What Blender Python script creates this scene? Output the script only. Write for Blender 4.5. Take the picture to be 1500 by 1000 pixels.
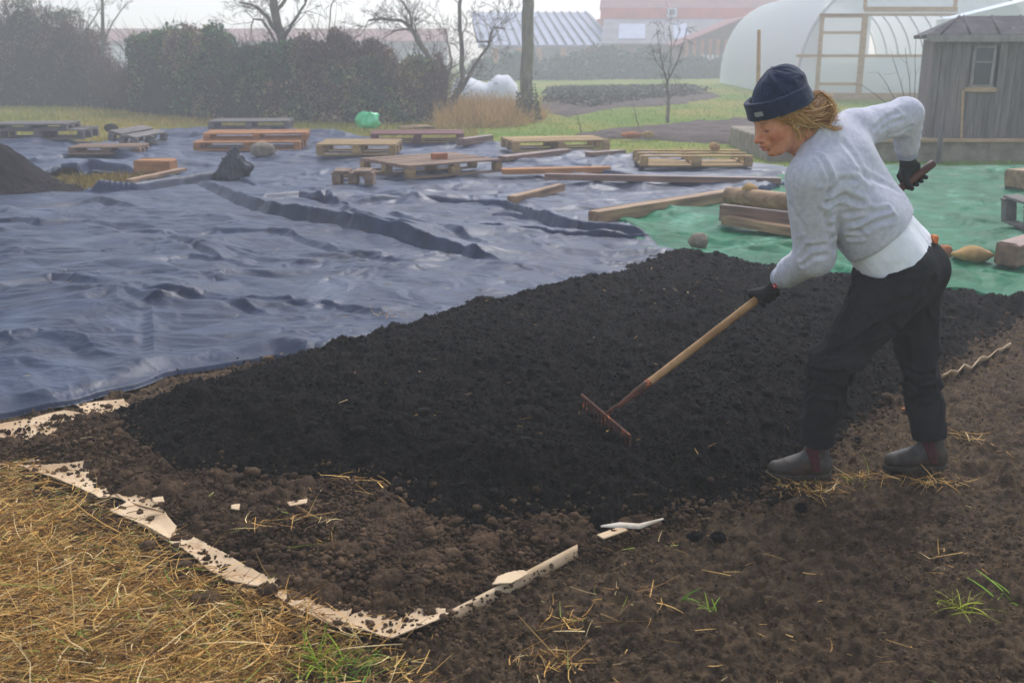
import bpy, math, random
import numpy as np
from mathutils import Vector
R = math.radians
for o in list(bpy.data.objects): bpy.data.objects.remove(o)
SC = bpy.context.scene
COL = SC.collection
# ------------------------------------------------------------------ camera
CAMH, F, PITCH = 1.6, 1500.0, R(15.82)
cam_d = bpy.data.cameras.new('camera'); cam = bpy.data.objects.new('camera', cam_d); COL.objects.link(cam)
cam.location = (0, 0, CAMH); cam.rotation_euler = (math.pi/2 - PITCH, 0, 0)
cam_d.lens = 36.0; cam_d.sensor_width = 36.0; cam_d.clip_start = 0.05; cam_d.clip_end = 1500
cam_d.dof.use_dof = True; cam_d.dof.focus_distance = 4.2; cam_d.dof.aperture_fstop = 4.5
SC.camera = cam
# ------------------------------------------------------------------ sky, sun, exposure
SUN_EL, SUN_AZ = R(50), R(22)          # hazy sun behind the field, a little to the right
w = bpy.data.worlds.new('World'); SC.world = w; w.use_nodes = True
nt = w.node_tree; bg = nt.nodes['Background']
sky = nt.nodes.new('ShaderNodeTexSky'); sky.sky_type = 'NISHITA'; sky.sun_disc = False
sky.sun_elevation = SUN_EL; sky.sun_rotation = SUN_AZ; sky.dust_density = 1.2; sky.air_density = 1.0
hs = nt.nodes.new('ShaderNodeHueSaturation'); hs.inputs['Saturation'].default_value = 0.55
nt.links.new(sky.outputs[0], hs.inputs['Color']); tn = nt.nodes.new('ShaderNodeMix'); tn.data_type = 'RGBA'; tn.blend_type = 'MULTIPLY'; tn.inputs[0].default_value = 1; tn.inputs[7].default_value = (.98, .98, 1.04, 1)
nt.links.new(hs.outputs[0], tn.inputs[6]); nt.links.new(tn.outputs[2], bg.inputs[0])
bg.inputs[1].default_value = 0.15
sun_d = bpy.data.lights.new('sun', 'SUN'); sun_d.energy = 1.5; sun_d.angle = R(22); sun_d.color = (1, 0.98, 0.96)
sun = bpy.data.objects.new('sun', sun_d); COL.objects.link(sun)
sd = Vector((math.sin(SUN_AZ)*math.cos(SUN_EL), math.cos(SUN_AZ)*math.cos(SUN_EL), math.sin(SUN_EL)))
sun.rotation_euler = sd.to_track_quat('Z', 'Y').to_euler()
SC.view_settings.view_transform = 'Standard'; SC.view_settings.look = 'None'
SC.view_settings.exposure = 0.64; SC.view_settings.gamma = 1.0
SC.render.engine = 'CYCLES'
SC.cycles.use_denoising = True
try: SC.cycles.denoiser = 'OPENIMAGEDENOISE'
except Exception: pass
SC.cycles.max_bounces = 6; SC.cycles.diffuse_bounces = 2; SC.cycles.glossy_bounces = 2
SC.cycles.transmission_bounces = 4; SC.cycles.volume_bounces = 1; SC.cycles.transparent_max_bounces = 12
SC.cycles.use_adaptive_sampling = True; SC.cycles.adaptive_threshold = 0.02
HAZE = 0.0086
# ------------------------------------------------------------------ pixel <-> world (photo pixels, 1500 x 1000)
cp, sp = math.cos(PITCH), math.sin(PITCH)
def ray(px, py):
    a = (px-750)/F; b = (500-py)/F
    return np.array([a, cp + b*sp, -sp + b*cp])
def P(px, py, Y):
    d = ray(px, py); return np.array([0, 0, CAMH]) + d*(Y/d[1])
def G(px, py, z=0.0):
    d = ray(px, py); return np.array([0, 0, CAMH]) + d*((z-CAMH)/d[2])
def poly(pts, z=0.0): return np.array([G(x, y, z)[:2] for x, y in pts])
# ------------------------------------------------------------------ numpy noise
def _hash(ix, iy, iz, seed):
    n = (ix.astype(np.int64)*374761393 + iy.astype(np.int64)*668265263 + iz*1440662683 + seed*974634777) & 0xffffffff
    n = ((n ^ (n >> 13))*1274126177) & 0xffffffff
    n = ((n ^ (n >> 15))*2246822519) & 0xffffffff
    n ^= n >> 16
    return (n & 0xffffff)/float(0xffffff)
def vn2(x, y, seed=0):
    ix = np.floor(x); iy = np.floor(y); fx = x-ix; fy = y-iy
    fx = fx*fx*fx*(fx*(fx*6-15)+10); fy = fy*fy*fy*(fy*(fy*6-15)+10)
    a = _hash(ix, iy, 0, seed); b = _hash(ix+1, iy, 0, seed); c = _hash(ix, iy+1, 0, seed); d = _hash(ix+1, iy+1, 0, seed)
    return ((a*(1-fx)+b*fx)*(1-fy) + (c*(1-fx)+d*fx)*fy)*2-1
def fbm2(x, y, o=4, seed=0, g=0.5):
    s = 0; a = 1; t = 0
    for k in range(o):
        c_, s_ = math.cos(0.7*k), math.sin(0.7*k)
        s = s + a*vn2((x*c_-y*s_)*2**k, (x*s_+y*c_)*2**k, seed+k*7); t += a; a *= g
    return s/t
def vn3(p, seed=0):
    i = np.floor(p); f = p-i; f = f*f*f*(f*(f*6-15)+10); r = 0
    for dx in (0, 1):
        for dy in (0, 1):
            for dz in (0, 1):
                wgt = (f[:, 0] if dx else 1-f[:, 0])*(f[:, 1] if dy else 1-f[:, 1])*(f[:, 2] if dz else 1-f[:, 2])
                r = r + wgt*_hash(i[:, 0]+dx, i[:, 1]+dy, (i[:, 2]+dz).astype(np.int64), seed)
    return r*2-1
def fbm3(p, o=3, seed=0):
    s = 0; a = 1; t = 0
    for k in range(o): s = s + a*vn3(p*2**k, seed+k*13); t += a; a *= .5
    return s/t
def ridged(x, y, seed, o=3):
    s = 0; a = 1; t = 0
    for k in range(o):
        s = s + a*(1-np.abs(vn2(x*2**k, y*2**k, seed+k*5)))**2; t += a; a *= .5
    return s/t
def crumb(x, y, cell, seed, prob=1.0, rmin=.3, rmax=.62):
    """Rounded clods of mixed size packed over the plane: height of the tallest at each point."""
    gx = np.floor(x/cell); gy = np.floor(y/cell); h = np.zeros_like(x)
    for dx in (-1, 0, 1):
        for dy in (-1, 0, 1):
            cx = gx+dx; cy = gy+dy
            jx = (cx+.5+(_hash(cx, cy, 1, seed)-.5)*.9)*cell; jy = (cy+.5+(_hash(cx, cy, 2, seed)-.5)*.9)*cell
            r = cell*(rmin+(rmax-rmin)*_hash(cx, cy, 3, seed)**2)
            on = _hash(cx, cy, 4, seed) < prob
            an = _hash(cx, cy, 5, seed)*3.14; q = .75+.5*_hash(cx, cy, 6, seed)
            ux = x-jx; uy = y-jy; rx = (ux*np.cos(an)-uy*np.sin(an))*q; ry = (ux*np.sin(an)+uy*np.cos(an))/q
            d2 = (rx*rx+ry*ry)/(r*r)
            hh = np.where((d2 < 1) & on, r*np.sqrt(np.maximum(1-d2, 0)), 0)
            h = np.maximum(h, hh)
    return h
def tents(x, y, cell, seed, prob=.6):
    """low tent-like peaks with creases radiating from each top, as in loosely laid sheeting"""
    gx = np.floor(x/cell); gy = np.floor(y/cell); h = np.zeros_like(x)
    for dx in (-1, 0, 1):
        for dy in (-1, 0, 1):
            cx = gx+dx; cy = gy+dy; jx = (cx+.5+(_hash(cx, cy, 1, seed)-.5)*.9)*cell; jy = (cy+.5+(_hash(cx, cy, 2, seed)-.5)*.9)*cell
            A = _hash(cx, cy, 3, seed); on = _hash(cx, cy, 4, seed) < prob; an = _hash(cx, cy, 5, seed)*1.2-.6
            ux = x-jx; uy = y-jy; rx = ux*np.cos(an)-uy*np.sin(an); ry = ux*np.sin(an)+uy*np.cos(an); rx = rx*.62
            d = np.hypot(rx, ry)/cell; th = np.arctan2(ry, rx); nn = 3+np.floor(A*4); t = th/(2*math.pi)*nn+A*7
            cr = np.abs(t-np.floor(t)-.5)*2; R_ = .35+.55*cr**1.5
            h = np.maximum(h, np.where(on, np.maximum(1-d/R_, 0)**1.15*(.4+.6*A)*cell, 0))
    return h
def sdpoly(X, Y, pl):
    """signed distance to a polygon, positive inside"""
    x = X.ravel(); y = Y.ravel(); d = np.full(x.shape, 1e9); ins = np.zeros(x.shape, bool); n = len(pl)
    for i in range(n):
        ax, ay = pl[i]; bx, by = pl[(i+1) % n]; ex, ey = bx-ax, by-ay; wx, wy = x-ax, y-ay
        t = np.clip((wx*ex+wy*ey)/(ex*ex+ey*ey+1e-12), 0, 1)
        d = np.minimum(d, (wx-t*ex)**2+(wy-t*ey)**2)
        c = ((ay > y) != (by > y)) & (x < (bx-ax)*(y-ay)/((by-ay) if by != ay else 1e-9)+ax)
        ins ^= c
    return (np.where(ins, 1, -1)*np.sqrt(d)).reshape(X.shape)
def sdline(X, Y, pl):
    """distance, side and position along an open line"""
    x = X.ravel(); y = Y.ravel(); d = np.full(x.shape, 1e9); side = np.zeros(x.shape); along = np.zeros(x.shape); n = len(pl)
    for i in range(n-1):
        ax, ay = pl[i]; bx, by = pl[i+1]; ex, ey = bx-ax, by-ay; wx, wy = x-ax, y-ay
        t = np.clip((wx*ex+wy*ey)/(ex*ex+ey*ey+1e-12), 0, 1); q = (wx-t*ex)**2+(wy-t*ey)**2
        m = q < d; d = np.where(m, q, d); side = np.where(m, np.sign(ex*wy-ey*wx), side); along = np.where(m, (i+t)/(n-1), along)
    return np.sqrt(d).reshape(X.shape), side.reshape(X.shape), along.reshape(X.shape)
def sstep(a, b, x):
    t = np.clip((x-a)/(b-a), 0, 1); return t*t*(3-2*t)
# ------------------------------------------------------------------ object helpers
OFF = {}
def thing(name, label, cat, loc=(0, 0, 0), rotz=0, group=None):
    o = bpy.data.objects.new(name, None); COL.objects.link(o); o.location = tuple(loc); o.rotation_euler = (0, 0, rotz)
    o.empty_display_size = .2; OFF[o.name] = np.array([float(v) for v in loc]); return tag(o, label, cat, group)
def tag(o, label=None, cat=None, group=None, kind=None):
    if label: o['label'] = label
    if cat: o['category'] = cat
    if group: o['group'] = group
    if kind: o['kind'] = kind
    return o
def mesh(name, V, Fc, m, parent=None, smooth=True, col=None, local=False):
    """Link ONE mesh object. Fc: (n,4) or (n,3) array, or a list of tuples. V in world metres unless local."""
    V = np.asarray(V, float).reshape(-1, 3)
    if parent is not None and not local: V = V - OFF[parent.name]
    me = bpy.data.meshes.new(name)
    if isinstance(Fc, np.ndarray):
        n, k = Fc.shape
        me.vertices.add(len(V)); me.vertices.foreach_set('co', V.astype(np.float32).ravel())
        me.loops.add(n*k); me.loops.foreach_set('vertex_index', Fc.astype(np.int32).ravel())
        me.polygons.add(n); me.polygons.foreach_set('loop_start', np.arange(0, n*k, k, dtype=np.int32))
        me.update(calc_edges=True)
    else:
        me.from_pydata([tuple(v) for v in V], [], Fc); me.update()
    if col is not None:
        c = np.ones((len(V), 4), np.float32); c[:, :3] = col
        me.color_attributes.new('Col', 'FLOAT_COLOR', 'POINT').data.foreach_set('color', c.ravel())
    if smooth: me.shade_smooth()
    me.materials.append(m)
    o = bpy.data.objects.new(name, me); COL.objects.link(o)
    if parent is not None: o.parent = parent
    OFF[o.name] = OFF[parent.name] if parent is not None and not local else np.zeros(3)
    return o
def grid_faces(nr, nc, mask=None):
    i = np.arange(nr*nc).reshape(nr, nc)
    f = np.stack([i[:-1, :-1], i[:-1, 1:], i[1:, 1:], i[1:, :-1]], -1)
    if mask is not None: f = f[mask]
    return f.reshape(-1, 4)
def compact(V, Fc, *extra):
    used = np.zeros(len(V), bool); used[Fc.ravel()] = True
    m = np.cumsum(used)-1
    return (V[used], m[Fc]) + tuple(e[used] for e in extra)
def fan(Y0, Y1, u0, u1, nc, dy0, pw=1.5):
    ys = [Y0]
    while ys[-1] < Y1: ys.append(ys[-1]+dy0*(ys[-1]/Y0)**pw)
    ys = np.array(ys); u = np.linspace(u0, u1, nc); Y, U = np.meshgrid(ys, u, indexing='ij')
    return U*Y, Y
def masked(X, Y, m, fn):
    Z = np.full(X.shape, -1.0); Z[m] = fn(X[m], Y[m]); return Z
def sheet(name, X, Y, Z, vmask, m, col=None, parent=None):
    fm = vmask[:-1, :-1] & vmask[1:, :-1] & vmask[:-1, 1:] & vmask[1:, 1:]
    Fc = grid_faces(*X.shape, fm); V = np.stack([X, Y, Z], -1).reshape(-1, 3)
    if col is not None:
        V, Fc, c = compact(V, Fc, col.reshape(-1, 3)); return mesh(name, V, Fc, m, parent, True, c)
    V, Fc = compact(V, Fc); return mesh(name, V, Fc, m, parent, True)
class MB:
    def __init__(s): s.v = []; s.f = []
    def add(s, V, Fc):
        n = len(s.v); s.v += [tuple(p) for p in V]; s.f += [tuple(int(i)+n for i in f) for f in Fc]; return s
    def box(s, c, d, rz=0, bev=0.0, jit=0.0, rng=random):
        """box with chamfered vertical + horizontal edges"""
        hx, hy, hz = d[0]/2, d[1]/2, d[2]/2; b = min(bev, hx*.45, hy*.45, hz*.45); V = []; Fc = []
        if b <= 0:
            V = [(sx*hx, sy*hy, sz*hz) for sz in (-1, 1) for sy in (-1, 1) for sx in (-1, 1)]
            Fc = [(0, 2, 3, 1), (4, 5, 7, 6), (0, 1, 5, 4), (2, 6, 7, 3), (0, 4, 6, 2), (1, 3, 7, 5)]
        else:
            rings = []
            for (k, z) in ((b, -hz), (0, -hz+b), (0, hz-b), (b, hz)):
                X, Yy = hx-k, hy-k; q = b
                rings.append([(X-q, -Yy, z), (X, -Yy+q, z), (X, Yy-q, z), (X-q, Yy, z), (-X+q, Yy, z), (-X, Yy-q, z), (-X, -Yy+q, z), (-X+q, -Yy, z)])
            for r_ in rings: V += r_
            for k in range(3):
                for i in range(8): j = (i+1) % 8; Fc.append((k*8+i, k*8+j, k*8+8+j, k*8+8+i))
            Fc.append(tuple(range(7, -1, -1))); Fc.append(tuple(range(24, 32)))
        V = np.array(V)
        if jit: V = V + np.array([[rng.uniform(-jit, jit) for _ in range(3)] for _ in V])
        ca, sa = math.cos(rz), math.sin(rz)
        V = np.stack([V[:, 0]*ca-V[:, 1]*sa+c[0], V[:, 0]*sa+V[:, 1]*ca+c[1], V[:, 2]+c[2]], 1)
        return s.add(V, Fc)
    def tube(s, pts, rad, n=8, cap=True):
        V, Fc = tube_geo(pts, rad, n, cap); return s.add(V, Fc)
    def build(s, name, m, parent=None, smooth=False, local=False): return mesh(name, s.v, s.f, m, parent, smooth, None, local)
def tube_geo(pts, rad, n=8, cap=True):
    pts = np.asarray(pts, float); k = len(pts); rad = np.broadcast_to(np.asarray(rad, float), (k,))
    T = np.gradient(pts, axis=0); T /= np.linalg.norm(T, axis=1)[:, None]+1e-9
    up = np.array([0, 0, 1.0]) if abs(T[0, 2]) < .9 else np.array([1.0, 0, 0]); V = []
    a = np.arange(n)*2*math.pi/n
    N = np.cross(T[0], up); N /= np.linalg.norm(N)
    for i in range(k):
        N = N - T[i]*N.dot(T[i]); N /= np.linalg.norm(N)+1e-9; B = np.cross(T[i], N)
        V.append(pts[i] + rad[i]*(np.cos(a)[:, None]*N + np.sin(a)[:, None]*B))
    V = np.concatenate(V); Fc = []
    for i in range(k-1):
        for j in range(n): q = (j+1) % n; Fc.append((i*n+j, i*n+q, i*n+n+q, i*n+n+j))
    if cap: Fc.append(tuple(range(n-1, -1, -1))); Fc.append(tuple(range((k-1)*n, k*n)))
    return V, Fc
def tubes_np(L, n=5):
    """many tubes [(pts, rad)] -> one quad mesh"""
    Vs = []; Fs = []; o = 0
    for pts, rad in L:
        V, Fc = tube_geo(pts, rad, n, False); Vs.append(V); Fs.append(np.array(Fc)+o); o += len(V)
    return np.concatenate(Vs), np.concatenate(Fs)
def strips(base, d, length, width, bend, rng, seg=3, up=.0):
    """curved flat blades. base (n,3), d (n,3) unit start direction; bend (n,3) added over the length"""
    n = len(base); V = []
    side = np.cross(d, rng.normal(size=(n, 3))); side /= np.linalg.norm(side, axis=1)[:, None]+1e-9
    for k in range(seg+1):
        t = k/seg; c = base + d*(length*t)[:, None] + bend*(length*t*t)[:, None]
        wd = (width*(1-.65*t*t)/2)[:, None]
        V.append(c-side*wd); V.append(c+side*wd)
    V = np.stack(V, 1).reshape(-1, 3); b = (np.arange(n)*(2*seg+2))[:, None]
    Fc = np.concatenate([b+np.array([[2*k, 2*k+1, 2*k+3, 2*k+2]]) for k in range(seg)])
    return V, Fc
def leaves(C, size, rng, tilt=None):
    n = len(C); a = rng.normal(size=(n, 3)); a /= np.linalg.norm(a, axis=1)[:, None]
    b = np.cross(a, rng.normal(size=(n, 3))); b /= np.linalg.norm(b, axis=1)[:, None]+1e-9
    s = (np.asarray(size)*np.ones(n))[:, None]; c = np.cross(a, b)
    V = np.stack([C-a*s*.5, C+b*s*.32+c*s*.1, C+a*s*.5, C-b*s*.32+c*s*.1], 1).reshape(-1, 3)
    return V, np.arange(4*n).reshape(n, 4)
def rep(c, k): return np.repeat(c, k, axis=0)
# ------------------------------------------------------------------ materials
def mat(name, c1, c2=None, rough=.8, scale=6, detail=5, bump=0, bscale=40, spec=.5, attr=False, stretch=None, r2=None,
        sharp=(.35, .65), coat=0, trans=0, c3=None, s3=2.0, sh3=(.5, .6), wave=None, rnd=0, sheen=0, sub=0, bdetail=6):
    m = bpy.data.materials.new(name); m.use_nodes = True; t = m.node_tree; N = t.nodes; Lk = t.links; b = N['Principled BSDF']
    tc = N.new('ShaderNodeTexCoord'); mp = N.new('ShaderNodeMapping'); Lk.new(tc.outputs['Object'], mp.inputs[0])
    if stretch: mp.inputs['Scale'].default_value = stretch
    def noise(sc, det=5, ro=.55):
        n = N.new('ShaderNodeTexNoise'); n.inputs['Scale'].default_value = sc; n.inputs['Detail'].default_value = det
        n.inputs['Roughness'].default_value = ro; Lk.new(mp.outputs[0], n.inputs['Vector']); return n.outputs['Fac']
    def ramp(v, lo, hi):
        r = N.new('ShaderNodeMapRange'); r.inputs[1].default_value = lo; r.inputs[2].default_value = hi
        r.interpolation_type = 'SMOOTHSTEP'; Lk.new(v, r.inputs[0]); return r.outputs[0]
    def mix(f, a, c, mode='MIX'):
        x = N.new('ShaderNodeMix'); x.data_type = 'RGBA'; x.blend_type = mode
        for sck, v in ((x.inputs[0], f), (x.inputs[6], a), (x.inputs[7], c)):
            if hasattr(v, 'is_linked'): Lk.new(v, sck)
            elif isinstance(v, (tuple, list)): sck.default_value = (*v[:3], 1)
            else: sck.default_value = v
        return x.outputs[2]
    cur = (*c1, 1)
    if c2 is not None: cur = mix(ramp(noise(scale, detail, .65), *sharp), c1, c2)
    if c3 is not None: cur = mix(ramp(noise(s3, 6, .7), *sh3), cur, c3)
    if attr:
        a = N.new('ShaderNodeVertexColor'); a.layer_name = 'Col'
        cur = mix(1.0, cur, a.outputs[0], 'MULTIPLY')
    if rnd:
        oi = N.new('ShaderNodeObjectInfo'); h = N.new('ShaderNodeHueSaturation'); mr = N.new('ShaderNodeMapRange')
        mr.inputs[3].default_value = 1-rnd; mr.inputs[4].default_value = 1+rnd; Lk.new(oi.outputs['Random'], mr.inputs[0])
        Lk.new(mr.outputs[0], h.inputs['Value'])
        if hasattr(cur, 'is_linked'): Lk.new(cur, h.inputs['Color'])
        else: h.inputs['Color'].default_value = cur
        cur = h.outputs[0]
    if hasattr(cur, 'is_linked'): Lk.new(cur, b.inputs['Base Color'])
    else: b.inputs['Base Color'].default_value = cur
    b.inputs['Roughness'].default_value = rough; b.inputs['Specular IOR Level'].default_value = spec
    if r2 is not None:
        rr = N.new('ShaderNodeMapRange'); rr.inputs[3].default_value = rough; rr.inputs[4].default_value = r2
        rr.inputs[1].default_value = .35; rr.inputs[2].default_value = .65
        Lk.new(noise(scale*.7), rr.inputs[0]); Lk.new(rr.outputs[0], b.inputs['Roughness'])
    if coat: b.inputs['Coat Weight'].default_value = coat; b.inputs['Coat Roughness'].default_value = .25
    if trans: b.inputs['Transmission Weight'].default_value = trans
    if sheen: b.inputs['Sheen Weight'].default_value = sheen
    if sub: b.inputs['Subsurface Weight'].default_value = sub; b.inputs['Subsurface Radius'].default_value = (.02, .008, .004)
    if bump:
        bp = N.new('ShaderNodeBump'); bp.inputs['Distance'].default_value = bump; bp.inputs['Strength'].default_value = 1
        src = noise(bscale, bdetail, .6)
        if wave:
            wv = N.new('ShaderNodeTexWave'); wv.bands_direction = wave[0]; wv.inputs['Scale'].default_value = wave[1]
            wv.inputs['Distortion'].default_value = wave[2]; Lk.new(mp.outputs[0], wv.inputs['Vector'])
            ad = N.new('ShaderNodeMath'); ad.operation = 'ADD'; Lk.new(src, ad.inputs[0]); Lk.new(wv.outputs['Fac'], ad.inputs[1]); src = ad.outputs[0]
        Lk.new(src, bp.inputs['Height']); Lk.new(bp.outputs[0], b.inputs['Normal'])
    return m
def s2l(r, g, b):
    f = lambda v: ((v/255+.055)/1.055)**2.4 if v > 10 else v/255/12.92
    return (f(r), f(g), f(b))
# ------------------------------------------------------------------ implicit surfaces (for the figure and other soft shapes)
def rc(p, a, b, r1, r2=None):
    a = np.asarray(a, float); b = np.asarray(b, float); r2 = r1 if r2 is None else r2
    ba = b-a; pa = p-a; t = np.clip(pa@ba/(ba@ba+1e-12), 0, 1)
    return np.linalg.norm(pa-t[:, None]*ba, axis=1) - (r1+(r2-r1)*t)
def el(p, c, r, M=None):
    q = p-np.asarray(c, float)
    if M is not None: q = q@M
    r = np.asarray(r, float); k0 = np.linalg.norm(q/r, axis=1); k1 = np.linalg.norm(q/(r*r), axis=1)
    return k0*(k0-1)/(k1+1e-9)
def smin(a, b, k):
    h = np.clip(.5+.5*(b-a)/k, 0, 1); return b*(1-h)+a*h-k*h*(1-h)
def smax(a, b, k): return -smin(-a, -b, k)
def U(p, prims, k):
    d = None
    for q in prims:
        v = rc(p, *q); d = v if d is None else smin(d, v, k)
    return d
def surf(fn, lo, hi, h, axes=None):
    """surface nets over a box; fn takes (n,3) points. Returns V, quads"""
    if axes is None: axes = [np.arange(lo[i], hi[i]+h, h) for i in range(3)]
    nx, ny, nz = map(len, axes); f = np.empty((nx, ny, nz), np.float32)
    yy, zz = np.meshgrid(axes[1], axes[2], indexing='ij')
    step = max(1, int(400000/(ny*nz)))
    for i in range(0, nx, step):
        xs = axes[0][i:i+step]
        p = np.stack([np.repeat(xs, ny*nz), np.tile(yy.ravel(), len(xs)), np.tile(zz.ravel(), len(xs))], 1)
        f[i:i+step] = fn(p).reshape(len(xs), ny, nz)
    s = f < 0
    cs = sum(s[a:nx-1+a, b:ny-1+b, c:nz-1+c].astype(np.int8) for a in (0, 1) for b in (0, 1) for c in (0, 1))
    act = (cs > 0) & (cs < 8); ci = np.argwhere(act); idx = -np.ones(act.shape, np.int64); idx[act] = np.arange(len(ci))
    S = np.zeros((len(ci), 3)); cnt = np.zeros(len(ci))
    X = [np.asarray(a) for a in axes]
    for ax in range(3):
        for b in (0, 1):
            for c in (0, 1):
                o0 = [0, 0, 0]; o1 = [0, 0, 0]; oth = [q for q in range(3) if q != ax]
                o0[oth[0]] = o1[oth[0]] = b; o0[oth[1]] = o1[oth[1]] = c; o1[ax] = 1
                i0 = ci+o0; i1 = ci+o1
                f0 = f[i0[:, 0], i0[:, 1], i0[:, 2]]; f1 = f[i1[:, 0], i1[:, 1], i1[:, 2]]; m = (f0 < 0) != (f1 < 0)
                t = np.where(m, f0/(f0-f1+1e-20), 0)
                p0 = np.stack([X[q][i0[:, q]] for q in range(3)], 1); p1 = np.stack([X[q][i1[:, q]] for q in range(3)], 1)
                S += np.where(m[:, None], p0+t[:, None]*(p1-p0), 0); cnt += m
    V = S/cnt[:, None]; Q = []
    for ax in range(3):
        b_, c_ = (ax+1) % 3, (ax+2) % 3
        sl0 = [slice(1, n-1) for n in (nx, ny, nz)]; sl1 = list(sl0); sl0[ax] = slice(0, (nx, ny, nz)[ax]-1); sl1[ax] = slice(1, (nx, ny, nz)[ax])
        s0 = s[tuple(sl0)]; s1 = s[tuple(sl1)]; off = np.array([1, 1, 1]); off[ax] = 0
        for sg in (0, 1):
            e = np.argwhere((s0 & ~s1) if sg == 0 else (~s0 & s1))+off
            if not len(e): continue
            db = np.zeros(3, int); db[b_] = -1; dc = np.zeros(3, int); dc[c_] = -1
            q = [e, e+db, e+db+dc, e+dc]
            if sg: q = q[::-1]
            Q.append(np.stack([idx[k[:, 0], k[:, 1], k[:, 2]] for k in q], 1))
    return V, np.concatenate(Q)
def vnormals(V, Q):
    n = np.cross(V[Q[:, 2]]-V[Q[:, 0]], V[Q[:, 3]]-V[Q[:, 1]]); N = np.zeros_like(V)
    for k in range(4): np.add.at(N, Q[:, k], n)
    return N/(np.linalg.norm(N, axis=1)[:, None]+1e-12)
def relax(V, Q, it=2, w=.5):
    for _ in range(it):
        S = np.zeros_like(V); c = np.zeros(len(V))
        for k in range(4):
            np.add.at(S, Q[:, k], V[Q[:, (k+1) % 4]]+V[Q[:, (k-1) % 4]]); np.add.at(c, Q[:, k], 2)
        V = V*(1-w)+w*S/c[:, None]
    return V
def dline3(p, pl):
    d = np.full(len(p), 1e9)
    for a, b in zip(pl[:-1], pl[1:]): d = np.minimum(d, rc(p, a, b, 0))
    return d
# ================================================================== SETTING: ground, soil, tarps
def gh(x, y):
    """gentle unevenness of the plot, shared by everything laid on it"""
    k = 1-sstep(9, 14, y)
    return (fbm2(x*1.1+3, y*1.1, 3, 11)*.018)*k
M_soil = mat('brown_soil', s2l(102, 83, 62), s2l(62, 49, 38), rough=.95, scale=22, bump=.008, bscale=110, spec=.12, bdetail=9, attr=True, c3=s2l(58, 46, 37), s3=2.2, sh3=(.5, .72))
M_bed = mat('crumbly_brown_soil', s2l(88, 69, 51), s2l(54, 41, 31), rough=.95, scale=9, attr=True, bump=.006, bscale=90, spec=.12)
M_comp = mat('black_compost', (.0044, .0032, .0028), (.0092, .0070, .0060), rough=.85, scale=14, bump=.010, bscale=90, spec=.10, attr=True, c3=(.0022, .0018, .0018), s3=5, sh3=(.5, .68), bdetail=8)
M_field = mat('field_grass', s2l(122, 136, 54), s2l(152, 138, 66), rough=.95, scale=.5, bump=.03, bscale=9, spec=.1, c3=s2l(104, 130, 46), s3=.22, sh3=(.42, .6))
M_bedfar = mat('far_bed_soil', s2l(102, 88, 80), s2l(82, 70, 62), rough=.95, scale=1.5, bump=.04, bscale=5, spec=.2)
# one sheet out to the horizon
ax = np.concatenate([-np.geomspace(150, 6, 26), np.linspace(-5.5, 5.5, 30), np.geomspace(6, 150, 26)])
ay = np.concatenate([[-150, -60, -20, -5, 0, 1], np.linspace(2, 40, 90), np.geomspace(41, 150, 20)])
X, Y = np.meshgrid(ax, ay)
Z = fbm2(X*.3, Y*.3, 3, 5)*.05*sstep(20, 30, Y) - .035
Z = np.where(Y < 12, -.06, Z)
o = mesh('ground', np.stack([X, Y, Z], -1).reshape(-1, 3), grid_faces(*X.shape), M_field); tag(o, 'rough grass field reaching back into the fog', kind='structure')
# near soil
COMP0 = poly([(300, 580), (330, 680), (560, 690), (640, 740), (760, 745), (1000, 725), (1150, 670), (1300, 560), (1500, 450), (1480, 432), (1200, 412), (1000, 390), (900, 410), (600, 480)], .03)
X, Y = fan(2.0, 12.5, -.86, .9, 1600, .0042, 1.6)
sm = ~((sdpoly(X, Y, COMP0) > .15) | (Y > 7.2) & (X < 1)); sm_all = (X, Y); X = X[sm]; Y = Y[sm]
Z = gh(X, Y) + crumb(X, Y, .034, 21, .7)*.75 + crumb(X, Y, .085, 22, .25)*.5 + crumb(X, Y, .05, 26, .4)*.6 + fbm2(X*14, Y*14, 4, 23)*.007 + fbm2(X*4, Y*4, 3, 24)*.014
Z = Z + crumb(X, Y, .018, 25, .9)*.95
for (fx, fy) in ((1190, 800), (1330, 760), (1120, 900), (1440, 690), (1250, 930)):      # trodden prints
    c = G(fx, fy); d = np.hypot((X-c[0])/.16, (Y-c[1])/.08); Z = Z-.02*np.exp(-d**4)+.008*np.exp(-((d-1.25)/.3)**2)
Zs = np.full(sm.shape, -.03); Zs[sm] = Z-.012; X, Y = sm_all
o = sheet('soil', X, Y, Zs, sm, M_soil, np.ones(X.shape+(3,))); tag(o, 'trodden brown soil around the new bed', kind='structure')
comp_px = [(162, 606), (178, 640), (215, 668), (262, 700), (330, 700), (400, 708), (470, 706), (556, 716), (592, 745), (632, 770), (690, 790), (762, 772), (836, 766), (884, 780), (905, 766), (976, 752), (1052, 736), (1140, 716),
           (1160, 690), (1215, 645), (1262, 608), (1318, 572), (1376, 532), (1442, 486), (1510, 452), (1800, 430), (1800, 405), (1500, 432), (1440, 434), (1375, 426), (1290, 410), (1215, 398), (1130, 388), (1040, 378), (972, 372),
           (930, 380), (880, 402), (820, 416), (760, 428), (650, 452), (560, 482), (480, 502), (400, 522), (330, 547), (230, 578)]
COMP = poly(comp_px, .03)
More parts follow.
